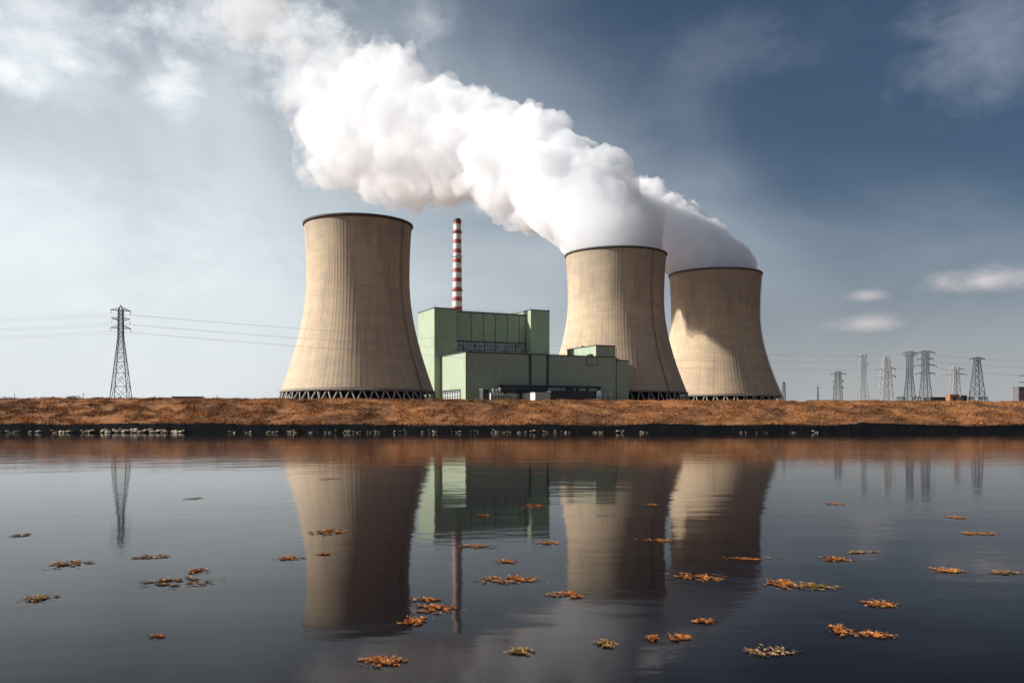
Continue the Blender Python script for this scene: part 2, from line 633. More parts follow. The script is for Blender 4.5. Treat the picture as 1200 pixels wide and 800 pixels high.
# dark sedge hanging over the wall
NS = 45000
sx_ = rng.uniform(-112, 112, NS)
sy_ = rng.uniform(142.15, 143.3, NS)
dn = fbm(sx_ * 0.25, sy_ * 0.4, 0 * sx_ + 5.5, 3)
kp = dn + rng.normal(0, 0.3, NS) > -0.25
sx_, sy_, dn = sx_[kp], sy_[kp], dn[kp]
n = len(sx_)
hh_ = np.clip(0.18 + 0.3 * dn + rng.normal(0, 0.1, n), 0.06, 0.6)
zb_ = rng.uniform(0.55, 1.3, n)
th = rng.uniform(0, 6.28, n)
P = np.stack([sx_, sy_, zb_], -1)
sd = np.stack([np.cos(th) * 0.05, np.sin(th) * 0.03, 0 * th], -1)
tip = P + np.stack([rng.uniform(-.25, .25, n), -rng.uniform(0.0, 0.5, n), hh_ * rng.choice([1, 1, -1], n)], -1)
M['sedge'] = simple('dark_sedge', (0.045, 0.030, 0.017), 0.95, 0.6, 0.6)
tag(mesh_np('dark_sedge', np.concatenate([P - sd, P + sd, tip], 0), np.stack([np.arange(n), np.arange(n) + n, np.arange(n) + 2 * n], -1), M['sedge'], smooth=False),
    'dark sedge hanging over the low wall at the waterline', 'sedge', kind='stuff')
tag(wb.build('retaining_wall', M['wall']), 'low dark retaining wall along the foot of the grassy bank', 'wall')

# dry grass on the bank: one mass of blades
NB = 220000
gx_ = rng.uniform(-112, 112, NB)
gy_ = 142.15 + 21.2 * rng.random(NB) ** 1.08
clump = fbm(gx_ * 0.35, gy_ * 0.35, 0 * gx_ + 1.7, 3)
keep = clump + rng.normal(0, 0.25, NB) > -0.15
gx_, gy_, clump = gx_[keep], gy_[keep], clump[keep]
gz_ = ground(gx_, gy_)
hgt = np.clip(0.16 + 0.38 * (clump + 0.2) + rng.normal(0, 0.08, len(gx_)), 0.08, 0.6)
th = rng.uniform(0, 2 * np.pi, len(gx_))
wd = rng.uniform(0.025, 0.07, len(gx_))
lean = hgt * rng.uniform(0.2, 0.9, len(gx_))
la = rng.uniform(-0.9, 0.9, len(gx_))
P = np.stack([gx_, gy_, gz_ - 0.05], -1)
sd = np.stack([np.cos(th) * wd, np.sin(th) * wd, 0 * th], -1)
tip = P + np.stack([lean * np.cos(la), lean * np.sin(la), hgt], -1)
V = np.concatenate([P - sd, P + sd, tip], 0)
n = len(P)
T = np.stack([np.arange(n), np.arange(n) + n, np.arange(n) + 2 * n], -1)
tag(mesh_np('dry_grass', V, T, M['blades'], smooth=False), 'orange brown dry grass covering the bank above the water', 'grass', kind='stuff')


# ------------------------------------------------------------------ cooling towers
def make_tower(px, D, y_top, y_skirt, r_top, r_throat, r_base, seedmat, label, nrib, lad=40):
    m = D / F
    cx = (px - 600) * m
    zt = EYE + (HZ - y_top) * m * (1 - r_top / F)
    zs = EYE + (HZ - y_skirt) * m * (1 - r_base / F)
    root = empty('cooling_tower', (cx, D, G))
    tag(root, label, 'cooling tower', 'concrete cooling towers of the power station')
    H = zt - G
    h0 = zs - G
    ht = h0 + (H - h0) * 0.68
    rt, r0, rT = r_throat * m, r_base * m, r_top * m
    kb = (ht - h0) / math.sqrt((r0 / rt) ** 2 - 1)
    ka = (H - ht) / math.sqrt((rT / rt) ** 2 - 1)

    def rad(z):
        q = (z - ht) / (kb if z < ht else ka)
        return rt * math.sqrt(1 + q * q)
    per = 8
    nseg = nrib * per
    nz = 64
    ang = np.arange(nseg) * 2 * np.pi / nseg
    rib = np.where(np.arange(nseg) % per < 2, 0.06, 0.0)
    zz = np.linspace(h0, H, nz)
    rr = np.array([rad(z) for z in zz])
    Vs, Fs = [], []
    rad_o = rr[:, None] + rib[None, :]
    out = np.stack([rad_o * np.cos(ang), rad_o * np.sin(ang), np.repeat(zz[:, None], nseg, 1)], -1).reshape(-1, 3)
    ri = rr - 0.9
    inn = np.stack([ri[:, None] * np.cos(ang), ri[:, None] * np.sin(ang), np.repeat(zz[:, None], nseg, 1)], -1).reshape(-1, 3)
    i = np.arange(nz * nseg).reshape(nz, nseg)
    j = np.roll(i, -1, 1)
    q1 = np.stack([i[:-1], j[:-1], j[1:], i[1:]], -1).reshape(-1, 4)
    o = nz * nseg
    q2 = np.stack([i[:-1], i[1:], j[1:], j[:-1]], -1).reshape(-1, 4) + o
    bot = np.stack([i[0], i[0] + o, j[0] + o, j[0]], -1)
    top = np.stack([i[-1], j[-1], j[-1] + o, i[-1] + o], -1)
    mesh_np('shell', np.concatenate([out, inn]), np.concatenate([q1, q2, bot, top]), seedmat, root, smooth=False)
    # dark coping ring
    rm = MB().lathe([(rT - 0.95, H - 0.6), (rT - 0.95, H + 0.7), (rT + 1.1, H + 0.7), (rT + 1.25, H - 0.2), (rT + 0.75, H - 1.1), (rT + 0.35, H - 1.15)], 160)
    rm.build('rim', M['rim'], root, True)
    # lower edge beam
    eb = MB().lathe([(r0 - 1.2, h0 - 0.9), (r0 - 1.2, h0 + 0.01), (r0 + 0.8, h0 + 0.6), (r0 + 0.85, h0 - 0.9), (r0 - 1.2, h0 - 0.9)], 160)
    eb.build('ring_beam', M['basin'], root, True)
    rf = r0 + h0 * (r0 / kb / kb * (ht - h0) / (rt * 0 + r0) ** 2 * rt * rt) * 0.9
    # packing drum, near-black to paint in the shaded tower interior; basin below the legs
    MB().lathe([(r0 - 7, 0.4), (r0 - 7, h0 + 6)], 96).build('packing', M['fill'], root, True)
    MB().lathe([(rf + 2.5, -1.0), (rf + 2.5, 1.6), (rf + 1.7, 1.6), (rf + 1.7, 0.2), (r0 - 8, 0.2)], 96).build('basin', M['basin'], root)
    nl = 44
    st = 2 * math.pi / nl
    leg = None
    for k in range(nl):
        for s in (-1, 1):
            if leg is None or s != leg[1]:
                pass
            a0 = k * st
            p0 = (rf * math.cos(0.0), rf * math.sin(0.0), 0.0)
            if k == 0:
                p1 = ((r0 - 0.2) * math.cos(s * st * 0.42), (r0 - 0.2) * math.sin(s * st * 0.42), h0 - 0.7)
                lb = MB().beam(p0, p1, 0.62, 0.52, 6)
                lo = lb.build('leg', M['leg'], root)
                make_tower.proto[s] = lo
            else:
                c = make_tower.proto[s].copy()
                COL.objects.link(c)
                c.parent = root
                c.rotation_euler = (0, 0, a0)
    # service ladder with its safety cage, following the shell
    lb = MB()
    ca, sa = math.cos(R(lad - 90)), math.sin(R(lad - 90))
    zs_ = list(np.linspace(h0 * 0.2, H - 0.5, 60))
    pts = [((rad(max(z, h0)) + 0.9), z) for z in zs_]
    for (ra, za), (rb_, zb_) in zip(pts[:-1], pts[1:]):
        for o_ in (-0.55, 0.55):
            lb.beam((ra * ca - o_ * sa, ra * sa + o_ * ca, za), (rb_ * ca - o_ * sa, rb_ * sa + o_ * ca, zb_), 0.14)
        lb.beam((ra * ca - 0.55 * -sa, ra * sa - 0.55 * ca, za), (ra * ca + 0.55 * -sa, ra * sa + 0.55 * ca, za), 0.10)
    lb.build('service_ladder', M['steel_dark'], root)
    return root, cx, zt, rT


make_tower.proto = {}
T1 = make_tower(420, 680, 250.5, 456, 62, 59.5, 88.5, M['shell_a'],
                'nearest cooling tower, left of the green power station, no steam above it', 104, 62)
T2 = make_tower(721.5, 922, 288.5, 458, 58.5, 56, 82.5, M['shell_b'],
                'middle cooling tower, right behind the green hall, pouring the largest white plume', 110, 38)
T3 = make_tower(838, 1080, 313.5, 463, 53, 50.8, 76, M['shell_c'],
                'rightmost cooling tower, half shaded at the top, farthest from the green power station', 110, 70)


# ------------------------------------------------------------------ steam
def surface_net(Fld, org, h):
    S = Fld < 0
    nx, ny, nz = Fld.shape
    cs = np.zeros((nx - 1, ny - 1, nz - 1), np.int8)
    for i in (0, 1):
        for j in (0, 1):
            for k in (0, 1):
                cs += S[i:nx - 1 + i, j:ny - 1 + j, k:nz - 1 + k]
    act = (cs > 0) & (cs < 8)
    I = np.argwhere(act)
    vid = -np.ones(act.shape, np.int32)
    vid[act] = np.arange(len(I))
    acc = np.zeros((len(I), 3))
    cnt = np.zeros(len(I))
    corners = [(i, j, k) for i in (0, 1) for j in (0, 1) for k in (0, 1)]
    for a in corners:
        for ax in range(3):
            if a[ax]:
                continue
            b = list(a)
            b[ax] = 1
            va = Fld[I[:, 0] + a[0], I[:, 1] + a[1], I[:, 2] + a[2]]
            vb = Fld[I[:, 0] + b[0], I[:, 1] + b[1], I[:, 2] + b[2]]
            x = (va < 0) != (vb < 0)
            t = np.where(x, va / np.where(x, va - vb, 1), 0)
            p = np.array(a)[None, :] + t[:, None] * (np.array(b) - np.array(a))[None, :]
            acc += p * x[:, None]
            cnt += x
    V = (I + acc / cnt[:, None]) * h + org
    quads = []
    for ax in range(3):
        o1, o2 = [(1, 2), (2, 0), (0, 1)][ax]
        sl0 = [slice(None)] * 3
        sl1 = [slice(None)] * 3
        sl0[ax] = slice(0, -1)
        sl1[ax] = slice(1, None)
        A, B = S[tuple(sl0)], S[tuple(sl1)]
        E = np.argwhere(A != B)
        E = E[(E[:, o1] > 0) & (E[:, o2] > 0) & (E[:, o1] < Fld.shape[o1] - 1) & (E[:, o2] < Fld.shape[o2] - 1)]
        ins = A[E[:, 0], E[:, 1], E[:, 2]]

        def c(d1, d2):
            q = E.copy()
            q[:, o1] -= d1
            q[:, o2] -= d2
            return vid[q[:, 0], q[:, 1], q[:, 2]]
        q = np.stack([c(1, 1), c(0, 1), c(0, 0), c(1, 0)], -1)
        q[~ins] = q[~ins][:, ::-1]
        quads.append(q)
    Q = np.concatenate(quads)
    return V, Q[(Q >= 0).all(1)]


def plume_mesh(name, balls, D, tower, h, amp, mat, parent, seed, clip=True, rough=1.0, nsmall=12, gmin=0.2, neck=40):
    m = D / F
    P = []
    for b in balls:
        x, y, r = b[:3]
        dy = b[3] if len(b) > 3 else 0.0
        m = (D + dy) / F
        P.append(((x - 600) * m, D + dy, EYE + (HZ - y) * m, r * m))
    rb = np.random.default_rng(int(seed * 100))
    for x, y, z, r in list(P)[3 if clip else 0:]:
        for _ in range(nsmall):
            u = rb.normal(size=3)
            u /= np.linalg.norm(u)
            q = r * rb.uniform(0.14, 0.42)
            P.append((x + u[0] * r * 0.93, y + u[1] * r * 0.93, z + u[2] * r * 0.93, q))
    P = np.array(P)
    pad = amp * 1.6 + 3 * h
    lo = (P[:, :3] - P[:, 3:4]).min(0) - pad
    hi = (P[:, :3] + P[:, 3:4]).max(0) + pad
    if clip:
        lo[2] = tower[2] - 6
    ax = [np.arange(lo[i], hi[i] + h, h, dtype=np.float32) for i in range(3)]
    X, Y, Z = np.meshgrid(*ax, indexing='ij')
    # smooth union of balls
    k = 3.0
    s = np.full_like(X, 1e-9)
    for x, y, z, r in P:
        w_ = [slice(max(0, int((c - r - 9 * k - lo[i]) / h)), int((c + r + 9 * k - lo[i]) / h) + 2) for i, c in enumerate((x, y, z))]
        w_ = tuple(w_)
        d = np.sqrt((X[w_] - x) ** 2 + (Y[w_] - y) ** 2 + (Z[w_] - z) ** 2) - r
        s[w_] += np.exp(-np.clip(d, -120, 200) / k)
    d = -k * np.log(s)
    del s
    near = np.abs(d) < amp * 2.2
    xx, yy, zz = X[near], Y[near], Z[near]
    disp = 0
    a = amp
    sc = 1 / (amp * 3.2)
    wx = xx + 6 * perlin(xx / 40, yy / 40, zz / 40 + seed)
    for o in range(5):
        nn = perlin(wx * sc + seed * 3.1 + o * 11, yy * sc + o * 7, zz * sc + seed)
        disp = disp + a * (np.abs(nn) * 2.2 - 0.55)
        a *= 0.52 * rough
        sc *= 2.05
    grow = 1.0
    if clip:
        # smooth, narrow column at the mouth; billows grow with the distance from it
        dist = np.sqrt((xx - tower[1]) ** 2 + (zz - tower[2]) ** 2)
        grow = np.clip((dist - 0.3 * tower[3]) / (1.5 * tower[3]), gmin, 1)
    d[near] -= (disp * grow).astype(np.float32)
    if clip:
        rad = np.sqrt((X - tower[1]) ** 2 + (Y - D) ** 2)
        lim = tower[3] - 1.2
        up = np.clip(Z - tower[2] - 0.5, 0, None)
        d = np.maximum(d, np.where(Z < tower[2] + neck, rad - (lim + up * 1.2), -1e3))
        col = np.maximum(rad - lim, np.maximum(Z - (tower[2] + 4), tower[2] - 4 - Z))
        d = np.minimum(d, col)
        d = np.maximum(d, tower[2] - 4 - Z)
    d[:2] = d[-2:] = 5
    d[:, :2] = d[:, -2:] = 5
    d[:, :, :1] = d[:, :, -2:] = 5
    V, Q = surface_net(d, lo, h)
    # keep the one connected body, drop crumbs
    lab = np.arange(len(V))
    E = np.concatenate([Q[:, [0, 1]], Q[:, [1, 2]], Q[:, [2, 3]]])
    while True:
        mn = np.minimum(lab[E[:, 0]], lab[E[:, 1]])
        nl = lab.copy()
        np.minimum.at(nl, E[:, 0], mn)
        np.minimum.at(nl, E[:, 1], mn)
        nl = nl[nl]
        if (nl == lab).all():
            break
        lab = nl
    ids, ct = np.unique(lab, return_counts=True)
    okv = lab == ids[ct.argmax()]
    Q = Q[okv[Q].all(1)]
    used = np.zeros(len(V), bool)
    used[Q] = True
    new = np.cumsum(used) - 1
    V, Q = V[used], new[Q]
    if parent is not None:
        V = V - np.array(parent.location)
    return mesh_np(name, V, Q, mat, parent, smooth=True)


D2, D3 = 922, 1080
M['steam'] = steam_mat('white_steam', 0.060, 0.024, 270.0, 0.34, 0.60, 0.024)
M['steam_thin'] = steam_mat('thin_steam', 0.022, 0.021, 260.0, 0.43, 0.72, 0.022, 1.0)
M['steam_far'] = steam_mat('white_steam_far', 0.075, 0.06, 400.0, 0.3, 0.5, 0.022)
p2 = empty('steam_plume', (T2[1], D2, T2[2]))
tag(p2, 'large billowing white steam plume rising from the middle cooling tower and drifting left', 'steam')
core2 = [(721, 300, 57), (714, 280, 60), (701, 256, 60), (683, 236, 60), (662, 216, 60), (640, 202, 58), (615, 190, 58), (630, 165, 34, -15),
         (590, 180, 58), (565, 163, 56, 10), (540, 162, 60), (512, 152, 60, -10), (520, 195, 52, 10), (485, 145, 62), (460, 112, 54, 10),
         (452, 74, 32), (447, 62, 20, 8), (440, 155, 64, -12), (480, 195, 54), (425, 118, 46), (418, 172, 54, 15), (440, 198, 36), (402, 152, 40),
         (600, 147, 26, 20), (655, 165, 22), (692, 205, 26, -20), (640, 150, 20, -10), (742, 255, 24, -14), (757, 275, 22),
         (400, 180, 36), (440, 198, 32, 15), (500, 200, 36), (545, 202, 34), (385, 155, 36), (590, 216, 32), (470, 202, 32, -20), (520, 207, 28, 15), (625, 250, 30), (645, 268, 28)]


def drift(bs, x0=715):
    # the wind carries the plume to the left and away from the river
    return [(b[0], b[1], b[2], (b[3] if len(b) > 3 else 0) + 190 * max(0, (x0 - b[0]) / 200) ** 1.1) for b in bs]


plume_mesh('core', drift(core2), D2, T2, 1.35, 11.0, M['steam'], p2, 1.3)
wisp2 = [(400, 180, 52), (392, 130, 54), (372, 80, 46, 20), (335, 45, 42, 30), (420, 196, 40), (470, 203, 36), (520, 208, 34), (390, 70, 44, 20), (560, 214, 36), (600, 230, 30), (440, 205, 40), (500, 212, 38),
         (372, 175, 40), (300, 25, 46, 40), (352, 110, 36), (410, 205, 34), (265, 5, 40, 60)]
plume_mesh('wisps', drift(wisp2), D2, T2, 2.2, 20.0, M['steam_thin'], p2, 5.1, clip=False, rough=1.2)
p3 = empty('steam_plume', (T3[1], D3, T3[2]))
tag(p3, 'smaller white steam plume leaving the rightmost cooling tower and passing behind the larger plume', 'steam')
core3 = [(838, 325, 51), (826, 311, 48), (809, 297, 44), (792, 280, 42), (772, 261, 40), (755, 245, 36), (735, 240, 34), (712, 230, 34),
         (685, 215, 34), (655, 200, 34), (762, 228, 18), (792, 240, 15), (812, 262, 16, -10), (834, 282, 16), (858, 301, 17), (875, 313, 13), (768, 224, 14), (846, 297, 14, -20), (820, 274, 14, -20)]
plume_mesh('core', drift(core3, 835), D3, T3, 1.5, 9.0, M['steam_far'], p3, 9.2, gmin=0.8, neck=9)

# ------------------------------------------------------------------ chimney
Dc = 842
mc = Dc / F
cxm = (536 - 600) * mc
ct = EYE + (HZ - 257) * mc
ch = empty('chimney', (cxm, Dc, G))
tag(ch, 'tall slim chimney with red and white bands behind the green power station', 'chimney')
Hc = ct - G
M['bands'] = banded('chimney_bands', Hc - 14.0 * 8.95, Hc - 1.0, 14, (0.40, 0.045, 0.035), (0.74, 0.70, 0.66))
MB().lathe([(5.4, -1), (5.1, Hc * 0.25), (4.35, Hc * 0.6), (3.55, Hc - 3.0), (3.45, Hc - 2.5), (2.6, Hc - 2.5)], 40).build('shaft', M['bands'], ch, True)
MB().lathe([(2.6, Hc - 3), (3.9, Hc - 2.6), (3.9, Hc - 1.2), (3.2, Hc - 1.1), (3.2, Hc + 0.3), (2.6, Hc + 0.3), (2.6, Hc - 6)], 32).build('cap', M['steel_dark'], ch)
for fz, rr_ in ((0.62, 4.45), (0.8, 4.1), (0.93, 3.8)):
    pm = MB().lathe([(rr_ - 0.6, Hc * fz), (rr_ + 0.8, Hc * fz), (rr_ + 0.8, Hc * fz + 0.2), (rr_ - 0.6, Hc * fz + 0.2)], 32)
    for k in range(20):
        t_ = 2 * math.pi * k / 20
        pm.beam(((rr_ + .75) * math.cos(t_), (rr_ + .75) * math.sin(t_), Hc * fz + .2), ((rr_ + .75) * math.cos(t_), (rr_ + .75) * math.sin(t_), Hc * fz + 1.3), 0.05)
    pm.build('gallery', M['steel'], ch)
lm = MB()
for s in (-0.3, 0.3):
    lm.beam((s - 1.0, -5.5, 2), (s - 1.0, -3.75, Hc - 2), 0.06)
for k in range(0, 170, 2):
    z = 4 + k
    yy = -5.5 + 1.75 * (z - 2) / (Hc - 4)
    if z < Hc - 3:
        lm.beam((-1.3, yy, z), (-0.7, yy, z), 0.05)
lm.build('ladder', M['steel_dark'], ch)
MB().beam((0, 2.9, Hc), (0, 2.9, Hc + 4.5), 0.1, 0.04).build('lightning_rod', M['steel_dark'], ch)

# ------------------------------------------------------------------ power station
RB = R(25)
C0 = Vector((-38, 745, G))
ub, vb = Vector((math.cos(RB), math.sin(RB), 0)), Vector((-math.sin(RB), math.cos(RB), 0))
ps = empty('power_station', C0, RB)
tag(ps, 'green metal clad power station with tall boiler house behind a long low turbine hall', 'power station')


def lx_at(px, v):
    """local x of the point on the line local y = v that is seen at photo column px"""
    k = (px - 600) / F
    b = C0 + vb * v
    return (k * b.y - b.x) / (ub.x - k * ub.y)


def lz_at(py, px, v):
    b = C0 + vb * v + ub * lx_at(px, v)
    return EYE + (HZ - py) / F * b.y - G


def block(name, x0, x1, y0, y1, z1, mat, cap=0.9):
    b = MB().box(x0, x1, y0, y1, -1, z1)
    o = b.build(name, mat, ps)
    e = 0.25
    c = MB()
    c.box(x0 - e, x1 + e, y0 - e, y0 + 0.5, z1 + 0.003, z1 + cap)
    c.box(x0 - e, x1 + e, y1 - 0.5, y1 + e, z1 + 0.003, z1 + cap)
    c.box(x0 - e, x0 + 0.5, y0 + 0.503, y1 - 0.503, z1 + 0.003, z1 + cap)
    c.box(x1 - 0.5, x1 + e, y0 + 0.503, y1 - 0.503, z1 + 0.003, z1 + cap)
    c.build('parapet', M['trim'], o)
    return o


Zl = 58.9 - G
Zm = 101.3 - G
Zr = 104.4 - G
V0 = 56.6
low = block('turbine_hall', 0, 143.4, 0, V0 - 0.05, Zl, M['green'])
block('hall_annex', 143.45, 157, 0.6, 50, Zl - 2.6, M['green'])
pent = block('penthouse', 123.6, 143.4, 1.0, 54, 68.9 - G, M['green'])
stair_l = block('stair_tower', -6.4, 14.4, V0, V0 + 42.8, Zm, M['green'])
mainb = block('boiler_house', 14.45, 87.25, V0 + 10.8, V0 + 42, Zm - 0.6, M['green_dark'])
stair_r = block('stair_tower', 87.3, 106.6, V0, V0 + 42.8, Zr, M['green'])

# boiler house front: six tall panels over a band of windows
vf = V0 + 10.8
zb, zt_ = 75.2 - G, Zm - 1.6
edges = [lx_at(p, vf) for p in (537, 551.5, 566, 580, 594, 608, 617)]
edges[0] = 14.9
edges[-1] = 87.0
for a, b_ in zip(edges[:-1], edges[1:]):
    MB().box(a + 0.55, b_ - 0.55, vf - 0.9, vf - 0.003, zb, zt_).build('facade_panel', M['green'], ps)
wb_ = MB()
wz0, wz1 = Zl + 1.4, zb - 1.0
wf = MB()
xa, xb_ = 15.2, 86.6
nw = 28
for k in range(nw + 1):
    x = xa + (xb_ - xa) * k / nw
    big = 0.35 if k % 4 == 0 else 0.09
    wf.box(x - big, x + big, vf - 0.7, vf - 0.05, wz0, wz1)
for z in np.linspace(wz0, wz1, 5):
    wf.box(xa - 0.5, xb_ + 0.5, vf - 0.5, vf - 0.06, z - 0.17, z + 0.17)
wfo = wf.build('window_band', M['frame'], ps)
MB().box(xa, xb_, vf - 0.35, vf - 0.03, wz0, wz1).build('glazing', M['glass'], wfo)
MB().box(14.6, 87.1, vf - 1.1, vf - 0.003, zb - 0.95, zb - 0.05).build('lintel', M['trim'], ps)
# little things on the walls and roofs
for px in (621, 641.5):
    x = lx_at(px, 0)
    p = MB()
    p.box(x - 0.9, x + 0.9, -0.75, -0.003, 16.0, Zl - 1.2)
    p.box(x - 1.5, x + 1.5, -1.1, -0.004, Zl - 1.19, Zl - 0.2)
    p.build('vent_duct', M['trim'], ps)
x = lx_at(722, 0)
MB().box(x - 0.25, x + 0.25, -0.3, -0.003, 2, 68 - G).build('downpipe', M['trim'], ps)
lv = MB()
for k in range(9):
    lv.box(123.25, 123.59, 46, 53, Zl + 1.2 + k * 0.95, Zl + 1.75 + k * 0.95)
lv.build('louvre', M['frame'], ps)
MB().box(121.2, 123.58, 6.5, 13, Zl + 0.95, Zl + 3.2).build('hatch', M['frame'], ps)
rp = MB()
x0 = lx_at(690, 0)
for a, b_ in (((x0 - 2.5, -0.25, Zl - 0.5), (x0 - 2.5, -0.25, Zl - 7)), ((x0 - 2.5, -0.25, Zl - 7), (x0 + 9, -0.25, Zl - 7)), ((x0 + 9, -0.25, Zl - 7), (x0 + 9, -0.25, Zl - 0.5))):
    rp.beam(a, b_, 0.18)
rp.build('pipe_run', M['trim'], ps)
gt = empty('entrance_gate', (0, 0, 0))
gt.parent = ps
for o_ in ():
    pass
bpy.data.objects.remove(gt)
gy0, gy1 = 11, 52
gz = lz_at(455, 536, 0)
gf = MB()
gf.box(-0.6, -0.003, gy0, gy1, gz - 1.0, gz)
for k in range(8):
    y = gy0 + 0.6 + (gy1 - gy0 - 1.2) * k / 7
    gf.box(-0.55, -0.004, y - 0.5, y + 0.5, 0, gz - 1.003)
for z in (4, 8, 12):
    gf.box(-0.45, -0.005, gy0 + 0.2, gy1 - 0.2, z - 0.2, z + 0.2)
gfo = gf.build('entrance_gate', M['frame'], ps)
MB().box(-0.2, -0.002, gy0 + 0.3, gy1 - 0.3, 0.2, gz - 1.0).build('glazing', M['glass'], gfo)
for (x, y, z, hh) in ((-5.5, V0 + 1, Zm, 3.5), (13.5, V0 + 1.5, Zm, 2.2), (106, V0 + 1, Zr, 2.6), (88, V0 + 1, Zr, 3.2), (40, vf + 1, Zm, 2.5), (62, vf + 1, Zm, 2.0), (75, vf + 2, Zm, 3.0), (-5.5, V0 + 42, Zm, 3.0)):
    MB().beam((x, y, z), (x, y, z + hh + 1), 0.16, 0.07).build('roof_mast', M['steel_dark'], ps)
for (xa_, xb2, yy, z) in ((0.5, 123, 0.7, Zl + 0.9), (15, 87, vf + 0.7, Zm + 0.3)):
    rl = MB()
    for k in range(int((xb2 - xa_) / 2.5) + 1):
        x = xa_ + k * 2.5
        rl.beam((x, yy, z), (x, yy, z + 1.1), 0.05)
    for q in (0.55, 1.1):
        rl.beam((xa_, yy, z + q), (xb2, yy, z + q), 0.05)
    rl.build('roof_railing', M['steel_dark'], ps)
# stair flight beside the right stair tower
sp = MB()
for k in range(4):
    sp.box(84.6, 87.2, vf - 4.5, vf - 1.5, Zl + 2 + k * 2.6, Zl + 2.25 + k * 2.6)
for q in ((84.6, vf - 4.5), (84.6, vf - 1.5), (87.0, vf - 4.5)):
    sp.beam((q[0], q[1], Zl), (q[0], q[1], Zl + 12), 0.12)
sp.build('service_stair', M['steel_pale'], ps)


def yard(name, px0, v, label, cat, group=None):
    lx = lx_at(px0, v)
    p = C0 + ub * lx + vb * v
    o = empty(name, p, RB)
    return tag(o, label, cat, group), lx


def span(px0, px1, v):
    return lx_at(px1, v) - lx_at(px0, v)


# white shed with panelled front
v = -30
o, lx = yard('storage_shed', 627, v, 'white storage shed with pale green panelled front before the green hall', 'shed')
Ls = span(627, 645, v)
h = lz_at(460, 627, v)
MB().prism([(0, 0), (Ls, 0), (Ls, 34), (0, 34)], -1, h).build('body', M['white'], o)
MB().box(-0.4, Ls + 0.4, -0.4, 34.4, h + 0.003, h + 0.5).build('roof', M['steel_pale'], o)
fp = MB()
for r_ in range(3):
    for c_ in range(3):
        fp.box(0.3 + c_ * Ls / 3, (c_ + 1) * Ls / 3 - 0.2, -0.25, -0.003, 4 + r_ * (h - 4.5) / 3 + 0.25, 4 + (r_ + 1) * (h - 4.5) / 3)
fp.build('front_panels', M['pale_green'], o)
# dark workshop right of it
o, lx = yard('workshop', 645.5, v, 'long dark slate workshop with flat roof beside the white shed', 'workshop')
Ls = span(645.5, 695, v)
h = lz_at(458.5, 645.5, v)
MB().box(0, Ls, 0, 24, -1, h).build('body', M['slate'], o)
MB().box(-0.4, Ls + 0.4, -0.4, 24.4, h + 0.003, h + 0.45).build('roof', M['roofing'], o)
dd = MB()
for k in range(5):
    dd.box(3 + k * Ls / 5, 3 + k * Ls / 5 + 4.2, -0.2, -0.003, 0.0, h * 0.72)
dd.build('shutter_doors', M['frame'], o)
# raised dark conveyor gallery along the hall
v = -6
o, lx = yard('pipe_gallery', 588, v, 'raised dark gallery with small pale windows along the foot of the green hall', 'gallery')
Lg = span(588, 701, v)
z1 = lz_at(451.5, 600, v)
MB().box(0, Lg, -4, 4, z1 - 4.6, z1).build('body', M['slate'], o)
MB().box(-0.4, Lg + 0.4, -4.4, 4.4, z1 + 0.003, z1 + 0.5).build('roof', M['trim'], o)
for k in range(7):
    x = 3 + k * (Lg - 6) / 6
    MB().beam((x, 0, -1), (x, 0, z1 - 4.6), 0.7, 0.7, 6).build('leg', M['steel_dark'], o)
for (pa, pb) in ((640, 660), (670, 672), (676, 684), (688, 697)):
    a, b_ = span(588, pa, v), span(588, pb, v)
    k = max(1, int((b_ - a) / 2.2))
    q = MB()
    for i_ in range(k):
        q.box(a + i_ * (b_ - a) / k, a + (i_ + 0.72) * (b_ - a) / k, -4.2, -4.003, z1 - 3.6, z1 - 1.5)
    q.build('window_row', M['steel_pale'], o)
# white tanks and boxes left of the shed
v = -18
for (px0, px1, py, kind, label) in (
        (566, 573, 456, 'box', 'narrow grey switch kiosk at the left foot of the green hall'),
        (575, 587, 460.5, 'white', 'small white plant container left of the long shed before the green hall'),
        (589, 606, 461.5, 'pale', 'low pale grey equipment container touching the white shed')):
    o, lx = yard('plant_container', px0, v - (4 if kind == 'white' else 0), label, 'container', 'containers before the turbine hall')
    vv = v - (4 if kind == 'white' else 0)
    L = span(px0, px1, vv)
    h = lz_at(py, px0, vv)
    mat = {'box': M['slate'], 'white': M['white'], 'pale': M['pale_green']}[kind]
    MB().box(0, L, 0, 7, -1, h).build('body', mat, o)
    MB().box(-0.3, L + 0.3, -0.3, 7.3, h + 0.003, h + 0.35).build('roof', M['steel_pale'], o)
    dq = MB()
    nd = max(2, int(L / 3))
    for k in range(nd):
        dq.box(0.3 + k * L / nd, (k + 0.8) * L / nd, -0.2, -0.003, 1, h * 0.86)
    dq.build('doors', M['frame'] if kind == 'box' else M['steel'], o)
for i_, px in enumerate((578, 582.5, 586)):
    o, lx = yard('vent_stack', px, -13.5, ['leftmost', 'middle', 'rightmost'][i_] + ' of three small pale vent stacks behind the white container', 'vent stack', 'vent stacks before the turbine hall')
    h = lz_at([455.5, 456.5, 454.5][i_], px, -13.5)
    MB().lathe([(0.7, -1), (0.7, h - 1.2), (1.1, h - 1.1), (1.1, h), (0.5, h + 0.3)], 14, cap=True).build('pipe', M['steel_pale'], o)
    MB().lathe([(1.25, h * 0.6), (1.25, h * 0.6 + 0.5), (0.7, h * 0.6 + 0.5)], 14).build('collar', M['steel'], o)
